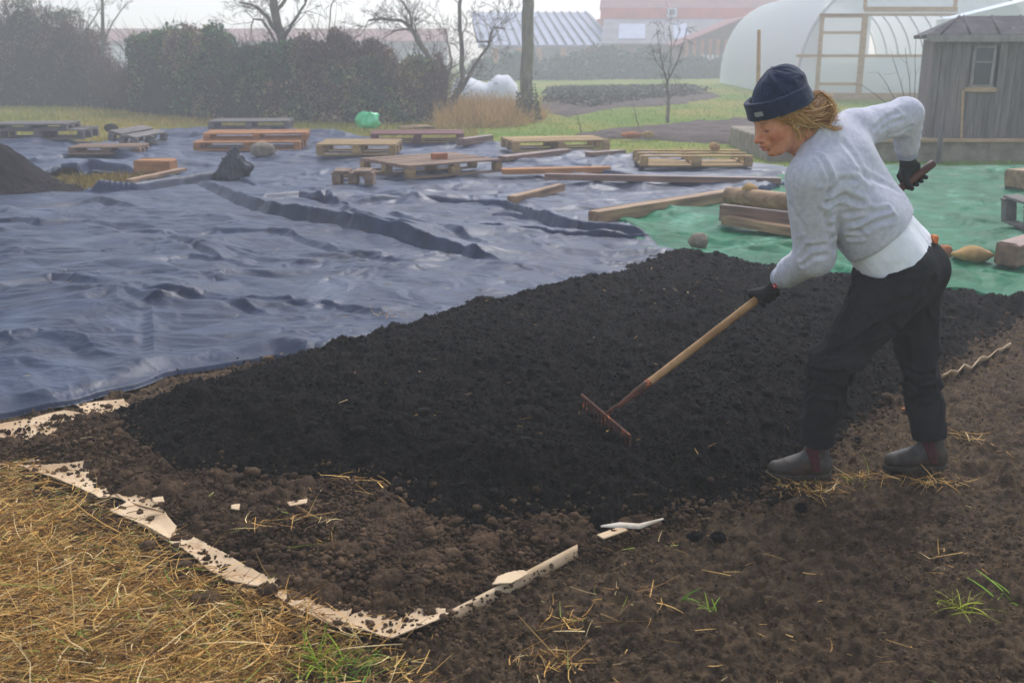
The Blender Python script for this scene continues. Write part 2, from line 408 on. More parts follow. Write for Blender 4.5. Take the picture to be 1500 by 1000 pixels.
# ---- crumbly brown soil heaped on the cardboard
brown_px = [(-220, 700), (0, 648), (55, 640), (100, 618), (160, 606), (300, 600), (600, 640), (900, 690), (1000, 735), (960, 762), (895, 788), (842, 806), (790, 822), (730, 856), (680, 885), (655, 912),
            (560, 918), (505, 920), (450, 898), (395, 878), (345, 846), (296, 812), (262, 798), (225, 770), (200, 752), (165, 738), (128, 722), (108, 694), (30, 688), (-60, 704), (-220, 760)]
BROWN = poly(brown_px, .02)
X, Y = fan(2.3, 5.6, -.78, .25, 1300, .0042, 1.3)
sd_f = sdpoly(X, Y, BROWN); bm = sd_f > -.09; XY = (X, Y); X = X[bm]; Y = Y[bm]; sd = sd_f[bm]; sdn = sd + fbm2(X*6, Y*6, 4, 31)*.05
T = .052*sstep(-.01, .16, sdn)
cr = crumb(X, Y, .05, 32, .55)*.55 + crumb(X, Y, .026, 33, .8)*.6 + crumb(X, Y, .10, 34, .25)*.45 + crumb(X, Y, .013, 35, .8)*.7
Z = gh(X, Y) + T + cr*sstep(-.02, .05, sdn) - .05*sstep(.0, -.03, sdn) + fbm2(X*5, Y*5, 3, 36)*.014*sstep(0, .2, sd) - .10*sstep(.0, .07, sdpoly(X, Y, COMP))
Zb = np.full(bm.shape, -.1); Zb[bm] = Z; X, Y = XY
o = sheet('crumbly_soil_layer', X, Y, Zb, bm, M_bed, np.ones(X.shape+(3,))); tag(o, 'crumbly brown soil spread over the cardboard beside the black compost', kind='stuff')
def brown_z(x, y):
    x = np.atleast_1d(x); y = np.atleast_1d(y)
    return gh(x, y)+.052*sstep(-.01, .16, sdpoly(x, y, BROWN))
# ---- black compost
X, Y = fan(2.75, 10.4, -.56, .86, 1700, .0042, 1.45)
sd_f = sdpoly(X, Y, COMP); bm = sd_f > -.12; XY = (X, Y); X = X[bm]; Y = Y[bm]; sd = sd_f[bm]; sdn = sd + fbm2(X*5, Y*5, 4, 41)*.07
def comp_base(x, y):
    s = sdpoly(x, y, COMP) if np.ndim(x) else sdpoly(np.array([x]), np.array([y]), COMP)
    return gh(x, y) + .115*sstep(-.03, .38, s) + .045*sstep(0, .1, sdpoly(x, y, BROWN))*sstep(-.03, .02, s) + fbm2(x*2.2, y*2.2, 3, 43)*.05*sstep(0, .4, s)
cr = crumb(X, Y, .16, 49, .22)*.36 + crumb(X, Y, .10, 44, .35)*.45 + crumb(X, Y, .05, 45, .7)*.58 + crumb(X, Y, .024, 46, .8)*.85 + crumb(X, Y, .012, 47, .9)*.8 + fbm2(X*40, Y*40, 3, 48)*.004
Z = comp_base(X, Y) + cr*sstep(-.03, .05, sdn) - .06*sstep(.0, -.035, sdn)
Zb = np.full(bm.shape, -.1); Zb[bm] = Z; X, Y = XY
o = sheet('compost', X, Y, Zb, bm, M_comp, np.ones(X.shape+(3,))); tag(o, 'thick layer of black crumbly compost being raked level', kind='stuff')
# ---- stray crumbs around the layers (loose grains, nobody could count them)
def crumbs_obj(name, label, pts, sizes, m, seed, lo=.55, hi=1.7):
    rng = np.random.default_rng(seed)
    ico = np.array([(0, 0, 1), (.894, 0, .447), (.276, .851, .447), (-.724, .526, .447), (-.724, -.526, .447), (.276, -.851, .447), (.724, .526, -.447), (-.276, .851, -.447), (-.894, 0, -.447), (-.276, -.851, -.447), (.724, -.526, -.447), (0, 0, -1)])
    fa = np.array([(0, 1, 2), (0, 2, 3), (0, 3, 4), (0, 4, 5), (0, 5, 1), (1, 6, 2), (2, 7, 3), (3, 8, 4), (4, 9, 5), (5, 10, 1), (2, 6, 7), (3, 7, 8), (4, 8, 9), (5, 9, 10), (1, 10, 6), (6, 11, 7), (7, 11, 8), (8, 11, 9), (9, 11, 10), (10, 11, 6)])
    n = len(pts); V = ico[None]*(1+rng.normal(size=(n, 12, 1))*.22)*(sizes[:, None, None]*np.array([1, 1, .8])) + pts[:, None, :]
    Fc = fa[None]+(np.arange(n)*12)[:, None, None]
    o = mesh(name, V.reshape(-1, 3), Fc.reshape(-1, 3), m, None, True, np.repeat(rng.uniform(lo, hi, (n, 1))*np.ones((1, 3)), 12, 0)); return tag(o, label, kind='stuff')
rng = np.random.default_rng(3)
def around(poly_, lo, hi, n, box, rng):
    x = rng.uniform(box[0], box[1], n*12); y = rng.uniform(box[2], box[3], n*12); s = sdpoly(x, y, poly_)
    k = (s > lo) & (s < hi) & (rng.random(len(x)) < np.exp(-np.abs(np.minimum(s, 0))/(abs(lo)*.35))); return x[k][:n], y[k][:n]
x, y = around(COMP, -.16, .02, 1500, (-2.4, 4, 2.8, 9.5), rng); s = np.exp(rng.normal(-5.5, .5, len(x)))
crumbs_obj('compost_crumbs', 'loose black compost crumbs around the edge of the layer', np.stack([x, y, np.maximum(gh(x, y), brown_z(x, y)*np.where(sdpoly(x, y, BROWN) > 0, 1, 0))+s*.4+.006], 1), s, M_comp, 5)
x, y = around(BROWN, -.24, .02, 6000, (-3.2, 1.2, 2.3, 5), rng); s = np.exp(rng.normal(-5.5, .55, len(x)))
crumbs_obj('soil_crumbs', 'loose brown soil crumbs on the cardboard edge', np.stack([x, y, gh(x, y)+s*.3+.024], 1), s, M_bed, 6)
# crumbs on the tarp beside the compost
x, y = around(COMP, -.5, 0, 420, (-2.2, 1.4, 4.4, 8.6), rng); k = (y > 4.9+x*.25) & (np.arange(len(x)) % 3 == 0); x = x[k]; y = y[k]; s = np.exp(rng.normal(-5.4, .4, len(x)))
crumbs_obj('compost_specks', 'black compost specks scattered on the tarp edge', np.stack([x, y, gh(x, y)+s*.4+.03], 1), s, M_comp, 7)
# loose grains lying all over the three surfaces
def fanpts(n, Y0, Y1, u0, u1, rng):
    y = Y0*(Y1/Y0)**rng.random(n); return rng.uniform(u0, u1, n)*y, y
x, y = fanpts(90000, 2.8, 9.5, -.5, .66, rng); k = sdpoly(x, y, COMP) > .03; x = x[k][:60000]; y = y[k][:60000]; s = np.exp(rng.normal(-5.75, .55, len(x)))*(y/4)**.4
crumbs_obj('compost_grains', 'crumbs of black compost covering the raked surface', np.stack([x, y, comp_base(x, y)+crumb(x, y, .05, 45, .75)*.5+.006+rng.uniform(0, .01, len(x))], 1), s, M_comp, 15)
x, y = fanpts(60000, 2.35, 5, -.7, .2, rng); k = (sdpoly(x, y, BROWN) > .0) & (sdpoly(x, y, COMP) < .0); x = x[k][:26000]; y = y[k][:26000]; s = np.exp(rng.normal(-5.3, .5, len(x)))
crumbs_obj('soil_grains', 'crumbs of brown soil covering the cardboard', np.stack([x, y, brown_z(x, y)+crumb(x, y, .05, 32, .55)*.5+rng.uniform(0, .012, len(x))], 1), s, M_bed, 16)
x, y = fanpts(110000, 2.05, 8, -.1, .8, rng); k = (sdpoly(x, y, BROWN) < 0) & (sdpoly(x, y, COMP) < 0) & (rng.random(len(x)) < .25+.9*np.clip(fbm2(x*2.5, y*2.5, 3, 17), 0, 1)); x = x[k][:34000]; y = y[k][:34000]; s = np.exp(rng.normal(-5.9, .5, len(x)))
crumbs_obj('ground_grains', 'small crumbs of soil on the trodden ground', np.stack([x, y, gh(x, y)+crumb(x, y, .034, 21, .5)*.42-.002+rng.uniform(0, .006, len(x))], 1), s, M_soil, 17, .75, 1.7)
x, y = fanpts(30000, 2.8, 6.5, -.5, .5, rng); sc = sdpoly(x, y, COMP); k = (np.abs(sc) < .13) & (rng.random(len(x)) < np.exp(-np.abs(sc)/.06)); x = x[k][:2200]; y = y[k][:2200]; s = np.exp(rng.normal(-5.2, .5, len(x)))
crumbs_obj('edge_crumbs', 'mixed brown crumbs along the edge of the compost', np.stack([x, y, np.maximum(comp_base(x, y)*(sc[k][:2200] > 0), brown_z(x, y))+s*.5+.012], 1), s, M_bed, 18, .6, 1.5)
x, y = fanpts(3000, 2.9, 8, -.45, .6, rng); k = sdpoly(x, y, COMP) > .1; x = x[k][:380]; y = y[k][:380]; s = np.exp(rng.normal(-4.1, .3, len(x)))
crumbs_obj('compost_lumps', 'bigger soft lumps in the black compost', np.stack([x, y, comp_base(x, y)+.012+s*.35], 1), s, M_comp, 19)
# ---- individual clods
def blob(name, label, cat, c, r, m, seed, squash=.8, group=None, amp=.25, freq=1.6, rz=0):
    c = np.array(c, float); r = np.array(r if np.ndim(r) else (r, r, r*squash), float)
    th = np.linspace(0, math.pi, 15); ph = np.linspace(0, 2*math.pi, 25)[:-1]
    T_, P_ = np.meshgrid(th, ph, indexing='ij'); D = np.stack([np.sin(T_)*np.cos(P_), np.sin(T_)*np.sin(P_), np.cos(T_)], -1).reshape(-1, 3)
    k = 1+amp*fbm3(D*freq+seed*3.1, 3, seed); V = D*k[:, None]*r
    ca, sa = math.cos(rz), math.sin(rz); V = np.stack([V[:, 0]*ca-V[:, 1]*sa, V[:, 0]*sa+V[:, 1]*ca, V[:, 2]], 1)
    Fc = []
    for i in range(14):
        for j in range(24): q = (j+1) % 24; Fc.append((i*24+j, i*24+q, i*24+24+q, i*24+24+j)[::-1])
    o = mesh(name, V, np.array(Fc), m, None, True, np.ones(3)); o.location = tuple(c); OFF[o.name] = c
    return tag(o, label, cat, group)
for i, (px, py, r, m, lab) in enumerate([(1018, 787, .022, M_comp, 'small black compost clod, left of the pair on the bare soil'), (1052, 789, .024, M_comp, 'small black compost clod, right of the pair on the bare soil'),
        (393, 872, .034, M_bed, 'dark soil clod sitting on the cardboard edge by the straw'), (1174, 742, .02, M_comp, 'black clod lying just below the front boot'),
        (123, 370, .03, M_comp, 'small dark clod alone on the open black tarp'), (268, 833, .03, M_bed, 'flat dark soil clump on the straw next to the cardboard'), (300, 886, .04, M_bed, 'flat dark soil clump lower on the straw')]):
    c = G(px, py, .02); blob('soil_clod', lab, 'clod', (c[0], c[1], gh(c[0], c[1])+r*.55+(.02 if py < 400 else .01)), r, m, i+1, .75 if i < 5 else .45, 'loose clods', .6, 3.2)
# ------------------------------------------------------------------ tarps
def tarpmat(name, c1, c2, c3, r1, r2, s=1.2):
    return mat(name, c1, c2, rough=r1, scale=s*2.5, bump=.0035, bscale=26, spec=.33, r2=r2, c3=c3, s3=s*1.2, sh3=(.52, .72), bdetail=4)
M_tarp = tarpmat('black_tarp', (.011, .021, .046), (.021, .037, .078), (.044, .064, .112), .40, .56)
M_tarp2 = tarpmat('black_tarp_far', (.013, .024, .052), (.025, .043, .090), (.056, .080, .140), .37, .53)
M_tarp3 = mat('black_tarp_dark', (.016, .019, .024), (.03, .034, .042), rough=.38, scale=5, bump=.003, bscale=30, spec=.5)
M_green = mat('green_tarp', s2l(2, 88, 54), s2l(14, 114, 74), rough=.5, scale=2.0, bump=.003, bscale=24, spec=.12, r2=.58, c3=s2l(96, 160, 128), s3=1.5, sh3=(.52, .74), bdetail=4)  # pale sheen patches are painted into the green
def folds(X, Y, L):
    Z = np.zeros_like(X)
    for pts, h, wn, wf in L:
        pl = poly(pts); d, sd_, al = sdline(X, Y, pl); d = d + fbm2(X*4, Y*4, 2, 77)*.02
        wv = np.where(sd_ < 0, wn*.5, wf*1.15); d = np.maximum(d, 0)      # lines run left to right: side<0 is the near side
        Z = Z - np.where(sd_ < 0, .30*h*np.exp(-((d-wn*1.5)/(wn*.7))**2), 0)*sstep(0, .15, al)*sstep(1, .8, al)
        Z = Z + h*.72*np.exp(-(d/wv)**1.25)*(sstep(0, .1, al)*.85+.15)*(sstep(1, .88, al)*.85+.15)*(.8+.35*vn2(al*4+h*50, al*0, 5))
    return Z
def wrinkle(X, Y, s, seed):
    wx = X + .25*fbm2(X*1.3, Y*1.3, 3, seed)*1.2; wy = Y + .3*fbm2(X*1.1, Y*1.1, 3, seed+1)
    a = ridged((wx*.5+wy*.12)*1.3/s, (wy-wx*.15)*3.2/s, seed+2, 2)
    b = ridged((wx*.8-wy*.3)*2.2/s, (wy*1.1+wx*.35)*6/s, seed+3, 3)
    c = ridged((wx+wy*.4)*5/s, (wy-wx*.2)*15/s, seed+4, 3)
    k = .5+.5*fbm2(X*.8, Y*.8, 2, seed+5)
    tri = 0; rs = random.Random(seed)
    for q in range(9):
        an = rs.gauss(1.45, .85); f = rs.uniform(1.2, 5.5)/s; t = (wx*math.cos(an)*.8+wy*math.sin(an))*f+rs.random()+.5*vn2(X*1.1+q*9, Y*1.3, seed+q)
        g = np.clip(.15+.9*vn2(X*.9+q*5, Y*.9, seed+q+20), 0, 1); tri = tri+g*np.abs(t-np.floor(t)-.5)**.8*.62/f/s
    tn = tents(wx, wy, .95*s, seed+40, .75)*.085 + tents(wx+.4, wy, .42*s, seed+41, .7)*.075 + tents(wx, wy+.3, .2*s, seed+42, .6)*.06
    return s*(.014*a**2 + .016*b**2*k + .007*c + .13*tri) + tn*1.1
near_px = [(-500, 300), (0, 287), (140, 281), (230, 270), (300, 262), (330, 250), (380, 254), (450, 262), (520, 290), (600, 296), (740, 304), (800, 322), (860, 336), (908, 338), (975, 362), (1010, 372), (985, 400), (900, 430), (700, 490),
           (520, 520), (440, 530), (400, 522), (345, 530), (300, 537), (262, 543), (240, 549), (200, 566), (110, 590), (0, 612), (-300, 680), (-700, 700)]
NEAR = poly(near_px, .02)
X, Y = fan(3.6, 15.5, -.95, .30, 1250, .0055, 1.35)
sd = sdpoly(X, Y, NEAR) + fbm2(X*3, Y*3, 2, 51)*.03; nm = sd > -.02
FL = [([(285, 268), (330, 289), (400, 320), (470, 332), (520, 348), (600, 362), (680, 380), (748, 398)], .15, .05, .30),
      ([(490, 312), (600, 303), (700, 307), (745, 314), (795, 332), (850, 350), (915, 357), (985, 366)], .14, .06, .35),
      ([(130, 287), (200, 283), (270, 272), (335, 262)], .20, .06, .30),
      ([(500, 318), (545, 340), (620, 358)], .08, .05, .25),
      ([(-60, 338), (20, 336), (60, 344), (110, 338)], .07, .05, .25),
      ([(0, 324), (60, 314), (150, 304), (210, 312)], .07, .07, .3),
      ([(-40, 446), (20, 432), (78, 416), (100, 419), (150, 432)], .055, .05, .16),
      ([(200, 458), (300, 447), (380, 452), (480, 458)], .045, .045, .18),
      ([(200, 445), (330, 452), (400, 470)], .045, .04, .16), ([(465, 458), (510, 460), (570, 472)], .045, .05, .14),
      ([(222, 455), (226, 490), (226, 530)], .025, .04, .05), ([(250, 355), (290, 372), (330, 392)], .05, .03, .12),
      ([(-20, 520), (60, 508), (120, 512), (180, 540)], .045, .06, .16), ([(380, 306), (440, 296), (505, 310)], .10, .06, .3), ([(180, 400), (280, 384), (400, 400), (500, 392)], .03, .05, .15),
      ([(300, 345), (420, 352), (520, 385), (620, 400)], .035, .05, .2), ([(560, 330), (650, 345), (720, 372)], .05, .05, .2)]
def near_z(X, Y, fine=True):
    return gh(X, Y) + .022 + wrinkle(X, Y, 1.0, 60)*sstep(14.5, 9, Y)*.7 + folds(X, Y, FL)
Z = masked(X, Y, nm, near_z)
lift = .035*np.exp(-((X-G(222, 541)[0])**2+(Y-G(222, 541)[1])**2)/.02)
ed = sstep(0, .16, sd)*.75+.25; Z = np.where(nm, (gh(X, Y)+.012)*(1-ed)+Z*ed, Z) + lift*.6 - .022*sstep(.010, -.004, sd)
o = sheet('tarp', X, Y, Z, nm & (sd > -.012), M_tarp); tag(o, 'wrinkled black plastic tarp over the plot, the near sheet beside the compost', 'tarp')
# dark underside strip where the near sheet's border is rolled
far_px = [(-500, 232), (-200, 222), (0, 216), (130, 214), (200, 204), (250, 195), (300, 190), (420, 196), (540, 206), (640, 214), (720, 216), (800, 224), (900, 228), (960, 234), (1060, 246), (1150, 250), (1168, 262), (1150, 280),
          (1090, 292), (1000, 308), (900, 338), (950, 362), (800, 352), (600, 330), (400, 290), (330, 262), (250, 276), (120, 284), (262, 262), (250, 254), (205, 256), (90, 256), (60, 262), (0, 285), (-500, 300)]
FAR = poly(far_px)
X, Y = fan(7.4, 25, -.80, .42, 1100, .013, 1.5)
sd = sdpoly(X, Y, FAR) + fbm2(X*2, Y*2, 2, 53)*.04
FL2 = [([(50, 250), (90, 240), (150, 236), (205, 243)], .22, .10, .5), ([(90, 262), (130, 252), (205, 255)], .16, .06, .4), ([(130, 212), (190, 204), (250, 203), (300, 208)], .18, .15, .6),
       ([(440, 316), (480, 300), (505, 322)], .10, .08, .3), ([(860, 262), (960, 272), (1060, 276), (1130, 277)], .10, .05, .2), ([(600, 330), (700, 318), (830, 330)], .05, .05, .2)]
def far_z(X, Y):
    return gh(X, Y) + .008 + wrinkle(X, Y, 1.25, 80)*.85 + .14*np.maximum(fbm2(X*.35, Y*.45, 2, 84), 0)*sstep(15, 18, Y) + folds(X, Y, FL2)
Z = masked(X, Y, sd > -.03, far_z) - .08*sstep(.02, -.01, sd)
o = sheet('tarp', X, Y, Z, sd > -.02, M_tarp2); tag(o, 'far black plastic tarp with the wooden pallets lying on it', 'tarp')
gr_px = [(900, 334), (1000, 306), (1090, 290), (1150, 268), (1160, 252), (1330, 246), (1600, 256), (1900, 262), (1900, 440), (1500, 445), (1200, 420), (1000, 395), (940, 378)]
GREEN = poly(gr_px)
X, Y = fan(6.3, 16.5, .02, .86, 900, .014, 1.45)
sd = sdpoly(X, Y, GREEN) + fbm2(X*3, Y*3, 2, 54)*.04
def green_z(X, Y): return gh(X, Y) + .004 + wrinkle(X, Y, 1.3, 90)*.9 + folds(X, Y, GFL)
GFL = [([(1040, 345), (1200, 362), (1400, 385), (1520, 392)], .035, .05, .2), ([(1380, 260), (1440, 264), (1500, 272)], .05, .08, .2), ([(980, 350), (1100, 370), (1180, 372)], .04, .06, .15)]
Z = masked(X, Y, sd > -.03, green_z) - .06*sstep(.02, -.01, sd)
o = sheet('tarp', X, Y, Z, sd > -.02, M_green); tag(o, 'wet green plastic tarp lying behind the black compost', 'tarp')
# tied bundle of tarp
c = G(342, 266)
def bun(p):
    q = p-np.array([c[0], c[1], .0]); d = rc(q, (0, 0, .08), (.05, 0, .40), .21, .035); d = smin(d, rc(q, (.12, 0, .16), (.10, 0, .26), .12, .07), .04)
    return smin(d, rc(q, (-.25, 0, .05), (0, 0, .3), .05, .06), .06)
V, Q = surf(bun, (c[0]-.45, c[1]-.4, -.05), (c[0]+.4, c[1]+.4, .6), .014); N = vnormals(V, Q)
an = np.arctan2(V[:, 1]-c[1], V[:, 0]-c[0]); rr = ridged(an*2.2+2*V[:, 2], V[:, 2]*3, 5, 3)
V = V + N*(rr[:, None]-.5)*.10; o = mesh('tarp_bundle', V, Q, M_tarp3); tag(o, 'dark knotted bundle of gathered tarp standing up where the sheets meet', 'tarp bundle')
# compost heap at the far left
c = G(-40, 284); X, Y = np.meshgrid(np.linspace(-1.6, 1.3, 190), np.linspace(-1.1, 1.2, 130)); rr = np.hypot(X/1.12, Y/.95)
Z = .62*(1-sstep(0, 1, rr))**1.15 + (crumb(X, Y, .12, 61, .6)*.35+crumb(X, Y, .05, 62, .9)*.5+fbm2(X*4, Y*4, 3, 63)*.04)*sstep(1.08, .9, rr) - .05*sstep(.96, 1.05, rr)
M_heap = mat('dark_heap', (.010, .007, .007), (.018, .013, .012), rough=.95, scale=6, bump=.01, bscale=30, spec=.2)
o = sheet('compost_heap', X+c[0], Y+c[1]+.3, Z, rr < 1.12, M_heap); tag(o, 'dark brown heap of compost at the left edge behind the near tarp', 'compost heap')
# dried grass showing in the gap beside the heap
# far garden beds
def far_patch(name, pts, m, seed, h=.06, z0=0.0, label=''):
    pl = poly(pts); lo = pl.min(0)-.4; hi = pl.max(0)+.4
    X, Y = np.meshgrid(np.linspace(lo[0], hi[0], 170), np.linspace(lo[1], hi[1], 110)); sd = sdpoly(X, Y, pl)+fbm2(X*1.2, Y*.8, 3, seed)*.35
    Z = z0+h*sstep(-.1, .35, sd)-.09*sstep(.02, -.15, sd)+fbm2(X*3, Y*3, 3, seed+1)*.04
    return tag(sheet(name, X, Y, Z, sd > -.3, m), label, kind='structure')
far_patch('garden_bed', [(795, 158), (800, 142), (860, 132), (940, 130), (1040, 136), (1052, 141), (1000, 150), (900, 158), (830, 170)], M_bedfar, 71, label='dark planted bed in the far lawn')
far_patch('garden_bed', [(835, 196), (900, 190), (980, 183), (1060, 178), (1110, 172), (1150, 172), (1150, 206), (1060, 208), (980, 204), (900, 200)], M_bedfar, 73, label='bare grey brown bed behind the pallets')
# ------------------------------------------------------------------ cardboard
M_card = mat('cardboard', s2l(222, 194, 156), s2l(190, 158, 120), rough=.85, scale=3, bump=.0006, bscale=50, spec=.25, c3=s2l(176, 140, 102), s3=5, sh3=(.54, .68))
def card(label, pts, curl=0, z=.006, seed=0, name='cardboard_sheet', px_edge=None, m=None):
    """one flat torn sheet with thickness. pts: px outline; curl lifts the outer edge"""
    pl = poly(pts, z); lo = pl.min(0)-.03; hi = pl.max(0)+.03; n0 = max(20, int((hi[0]-lo[0])/.0035)); n1 = max(20, int((hi[1]-lo[1])/.0035))
    X, Y = np.meshgrid(np.linspace(lo[0], hi[0], n0), np.linspace(lo[1], hi[1], n1)); sd = sdpoly(X, Y, pl)+fbm2(X*12, Y*12, 2, seed)*.006
    Z = gh(X, Y)+z+.012+fbm2(X*5, Y*5, 2, seed+1)*.006+curl*np.exp(-np.maximum(sd, 0)/.035)
    m0 = sd > 0; fm = m0[:-1, :-1] & m0[1:, :-1] & m0[:-1, 1:] & m0[1:, 1:]
    V = np.stack([X, Y, Z], -1).reshape(-1, 3); V, Fc = compact(V, grid_faces(*X.shape, fm))
    o = mesh(name, V, Fc, m or M_card); md = o.modifiers.new('thickness', 'SOLIDIFY'); md.thickness = .0035; md.offset = 1
    return tag(o, label, 'cardboard', 'cardboard sheets under the bed')
card('cardboard strip at the far left below the tarp edge, sprinkled with crumbs', [(-120, 660), (0, 630), (50, 620), (95, 611), (150, 620), (100, 680), (-120, 700)], .01, seed=1)
card('short pale cardboard end poking out beside the compost corner', [(112, 601), (150, 594), (182, 591), (190, 600), (180, 625), (130, 622)], .01, seed=2)
card('cardboard sheet with a turned up edge above the straw on the left', [(22, 690), (70, 690), (148, 684), (230, 700), (240, 760), (166, 738), (146, 739), (110, 722), (60, 704)], .018, seed=3)
card('torn cardboard corner pointing at the straw', [(163, 758), (186, 744), (170, 732), (184, 728), (230, 742), (260, 780), (250, 800), (232, 790)], .012, z=.012, seed=4)
card('long cardboard edge running down beside the straw', [(200, 775), (232, 770), (300, 800), (380, 850), (440, 868), (520, 900), (500, 935), (440, 905), (380, 872), (330, 860), (300, 840), (282, 822)], .010, z=.008, seed=5)
card('brown cardboard layer slipped out lowest by the straw', [(295, 838), (330, 850), (400, 880), (450, 905), (436, 910), (400, 896), (352, 872), (322, 852)], .004, z=.002, seed=6)
card('pale cardboard corner at the bottom tip of the bed', [(488, 928), (540, 900), (600, 895), (655, 903), (664, 908), (640, 922), (575, 946), (556, 943), (530, 935)], .014, z=.004, seed=7)
for k, (q, lab) in enumerate((([(340, 742), (352, 740), (350, 750), (338, 748)], 'tiny scrap of cardboard showing through the soil at left'), ([(420, 738), (450, 733), (450, 740), (424, 744)], 'small cardboard scrap showing under a black clump'), ([(222, 735), (240, 732), (242, 740), (226, 742)], 'small cardboard patch beside the left corner'))):
    card(lab, q, .0, z=.065, seed=20+k)
# standing folded strip on the near right side of the bed
def ribbon(name, label, cat, top, bot, m, th=.006, group=None, n=40, jag=0, seed=0):
    top = np.array(top, float); bot = np.array(bot, float); t = np.linspace(0, 1, n); s = np.linspace(0, 1, len(top))
    A = np.stack([np.interp(t, s, top[:, k]) for k in range(3)], 1); B = np.stack([np.interp(t, s, bot[:, k]) for k in range(3)], 1)
    if jag: A[:, 2] += jag*fbm2(t*12, t*0+seed, 3, seed)
    rows = [B+(A-B)*q for q in (0, .33, .66, 1)]; rows = [r_+np.array([0, 1, 0])*.006*math.sin(q*3) for q, r_ in enumerate(rows)]
    V = np.concatenate(rows); Fc = grid_faces(4, n)
    o = mesh(name, V, Fc, m); md = o.modifiers.new('thickness', 'SOLIDIFY'); md.thickness = th; md.offset = 0
    return tag(o, label, cat, group)
a0, a1 = G(660, 907), G(844, 815)
ribbon('cardboard_strip', 'stiff folded cardboard edge standing along the soil bed, lower right', 'cardboard', [a0+(0, 0, .030), a0*.55+a1*.45+(0, 0, .034), a1+(0, 0, .042)], [a0+(0, -.02, .0), a0*.55+a1*.45+(0, -.02, 0), a1+(0, -.02, .008)], M_card, .012)
card('torn flap of cardboard behind the standing edge', [(722, 862), (728, 850), (742, 845), (768, 842), (776, 848), (750, 862)], .0, z=.028, seed=9)
M_paper = mat('white_paper', s2l(224, 212, 192), s2l(186, 168, 140), rough=.8, scale=8, spec=.3)
p = [G(880, 770, .07), G(908, 769, .07), G(936, 768, .07), G(972, 762, .08)]
o = mesh('paper_scrap', np.array([p[0]+(0, .003, .001), p[1]+(0, .012, .006), p[2]+(0, .005, .002), p[3]+(0, .008, .006), p[0]+(0, -.003, -.002), p[1]+(0, -.006, -.005), p[2]+(0, -.016, -.008), p[3]+(0, .003, .003)]), np.array([(0, 4, 5, 1), (1, 5, 6, 2), (2, 6, 7, 3)]), M_paper, None, False)
o.modifiers.new('thickness', 'SOLIDIFY').thickness = .002; tag(o, 'white torn paper scrap at the compost edge right of the bed corner', 'paper scrap')
p0, p1 = G(888, 788, .02), G(906, 772, .045)
mb = MB(); mb.box((p0+p1)/2, (.11, .035, .006), rz=math.atan2(p1[1]-p0[1], p1[0]-p0[0]), bev=.002); o = mb.build('cardboard_scrap', M_card); tag(o, 'small brown cardboard scrap under the white paper', 'cardboard')
# zigzag strip on the right side
tp = [(1380, 552), (1392, 545), (1402, 547), (1412, 536), (1424, 539), (1434, 528), (1448, 524), (1458, 516), (1472, 510), (1480, 505)]
ribbon('cardboard_strip', 'thin torn zigzag cardboard edge in the soil behind the rear leg', 'cardboard', [G(x, y+6)+(0, .0, .034) for x, y in tp], [G(x, y+6)+(0, .03, -.004) for x, y in tp], M_card, .004, jag=.012, seed=8)
# chips of wood and bark at the right edge
M_terra = mat('orange_shard', s2l(200, 128, 78), s2l(150, 92, 56), rough=.8, scale=8, spec=.3)
for i, (px, py, r, lab) in enumerate(((1483, 424, .07, 'orange broken shard, upper one at the right edge on the green tarp'), (1496, 436, .06, 'orange broken shard, lower one at the right edge'), (1327, 570, .022, 'orange chip on the soil beside the rear knee'), (1327, 599, .02, 'small pale orange chip behind the rear leg'))):
    c = G(px, py); blob('orange_shard', lab, 'shard', (c[0], c[1], gh(c[0], c[1])+r*.4), (r, r*.7, r*.45), M_terra, 40+i, group='orange shards')
# ------------------------------------------------------------------ straw, grass
M_straw = mat('straw', (1, 1, 1), rough=.75, spec=.3, attr=True)
rng = np.random.default_rng(12)
def straw_cols(n, rng, dark=.3):
    pal = np.array([s2l(220, 176, 98), s2l(194, 146, 74), s2l(150, 110, 58), s2l(236, 206, 146), s2l(104, 74, 44), s2l(138, 150, 62)])
    return pal[rng.choice(len(pal), n, p=[.24, .26, .16, .10, .18, .06])]*rng.uniform(.8, 1.4, (n, 1))
STRAW = poly([(-500, 660), (-40, 700), (25, 692), (70, 706), (145, 742), (172, 765), (235, 795), (300, 845), (370, 880), (440, 912), (500, 945), (560, 960), (600, 1000), (620, 1120), (-700, 1120)])
n = 95000; x = rng.uniform(-3.0, .1, n*2); y = rng.uniform(1.75, 4.3, n*2); sd = sdpoly(x, y, STRAW)+fbm2(x*3, y*3, 3, 91)*.08
patch = .5+.5*fbm2(x*2.2, y*2.2, 3, 92)
k = (sd > -.02) & (rng.random(len(x)) < np.clip((patch*1.5)*np.clip(.35+sd*2.5, 0, 1), .1, 1)); x = x[k][:n]; y = y[k][:n]; n = len(x)
th = rng.normal(.35, .9, n)+np.pi*(rng.random(n) < .5); el_ = rng.normal(.08, .22, n); L = np.exp(rng.normal(-2.8, .5, n))
d = np.stack([np.cos(th)*np.cos(el_), np.sin(th)*np.cos(el_), np.sin(el_)], 1)
hm = gh(x, y)+.012+.03*np.clip(fbm2(x*3.5, y*3.5, 3, 93)+.3, 0, 1); z = hm+rng.uniform(-.004, .022, n)
bend = rng.normal(size=(n, 3))*.38; bend[:, 2] = -np.abs(bend[:, 2])*.4
V, Fc = strips(np.stack([x, y, z], 1), d, L, rng.uniform(.001, .0036, n), bend, rng)
V[:, 2] = np.maximum(V[:, 2], gh(V[:, 0], V[:, 1])-.002)
o = mesh('straw_mulch', V, Fc, M_straw, None, True, rep(straw_cols(n, rng), 8)); tag(o, 'thick mat of dry yellow straw covering the ground at lower left', kind='stuff')
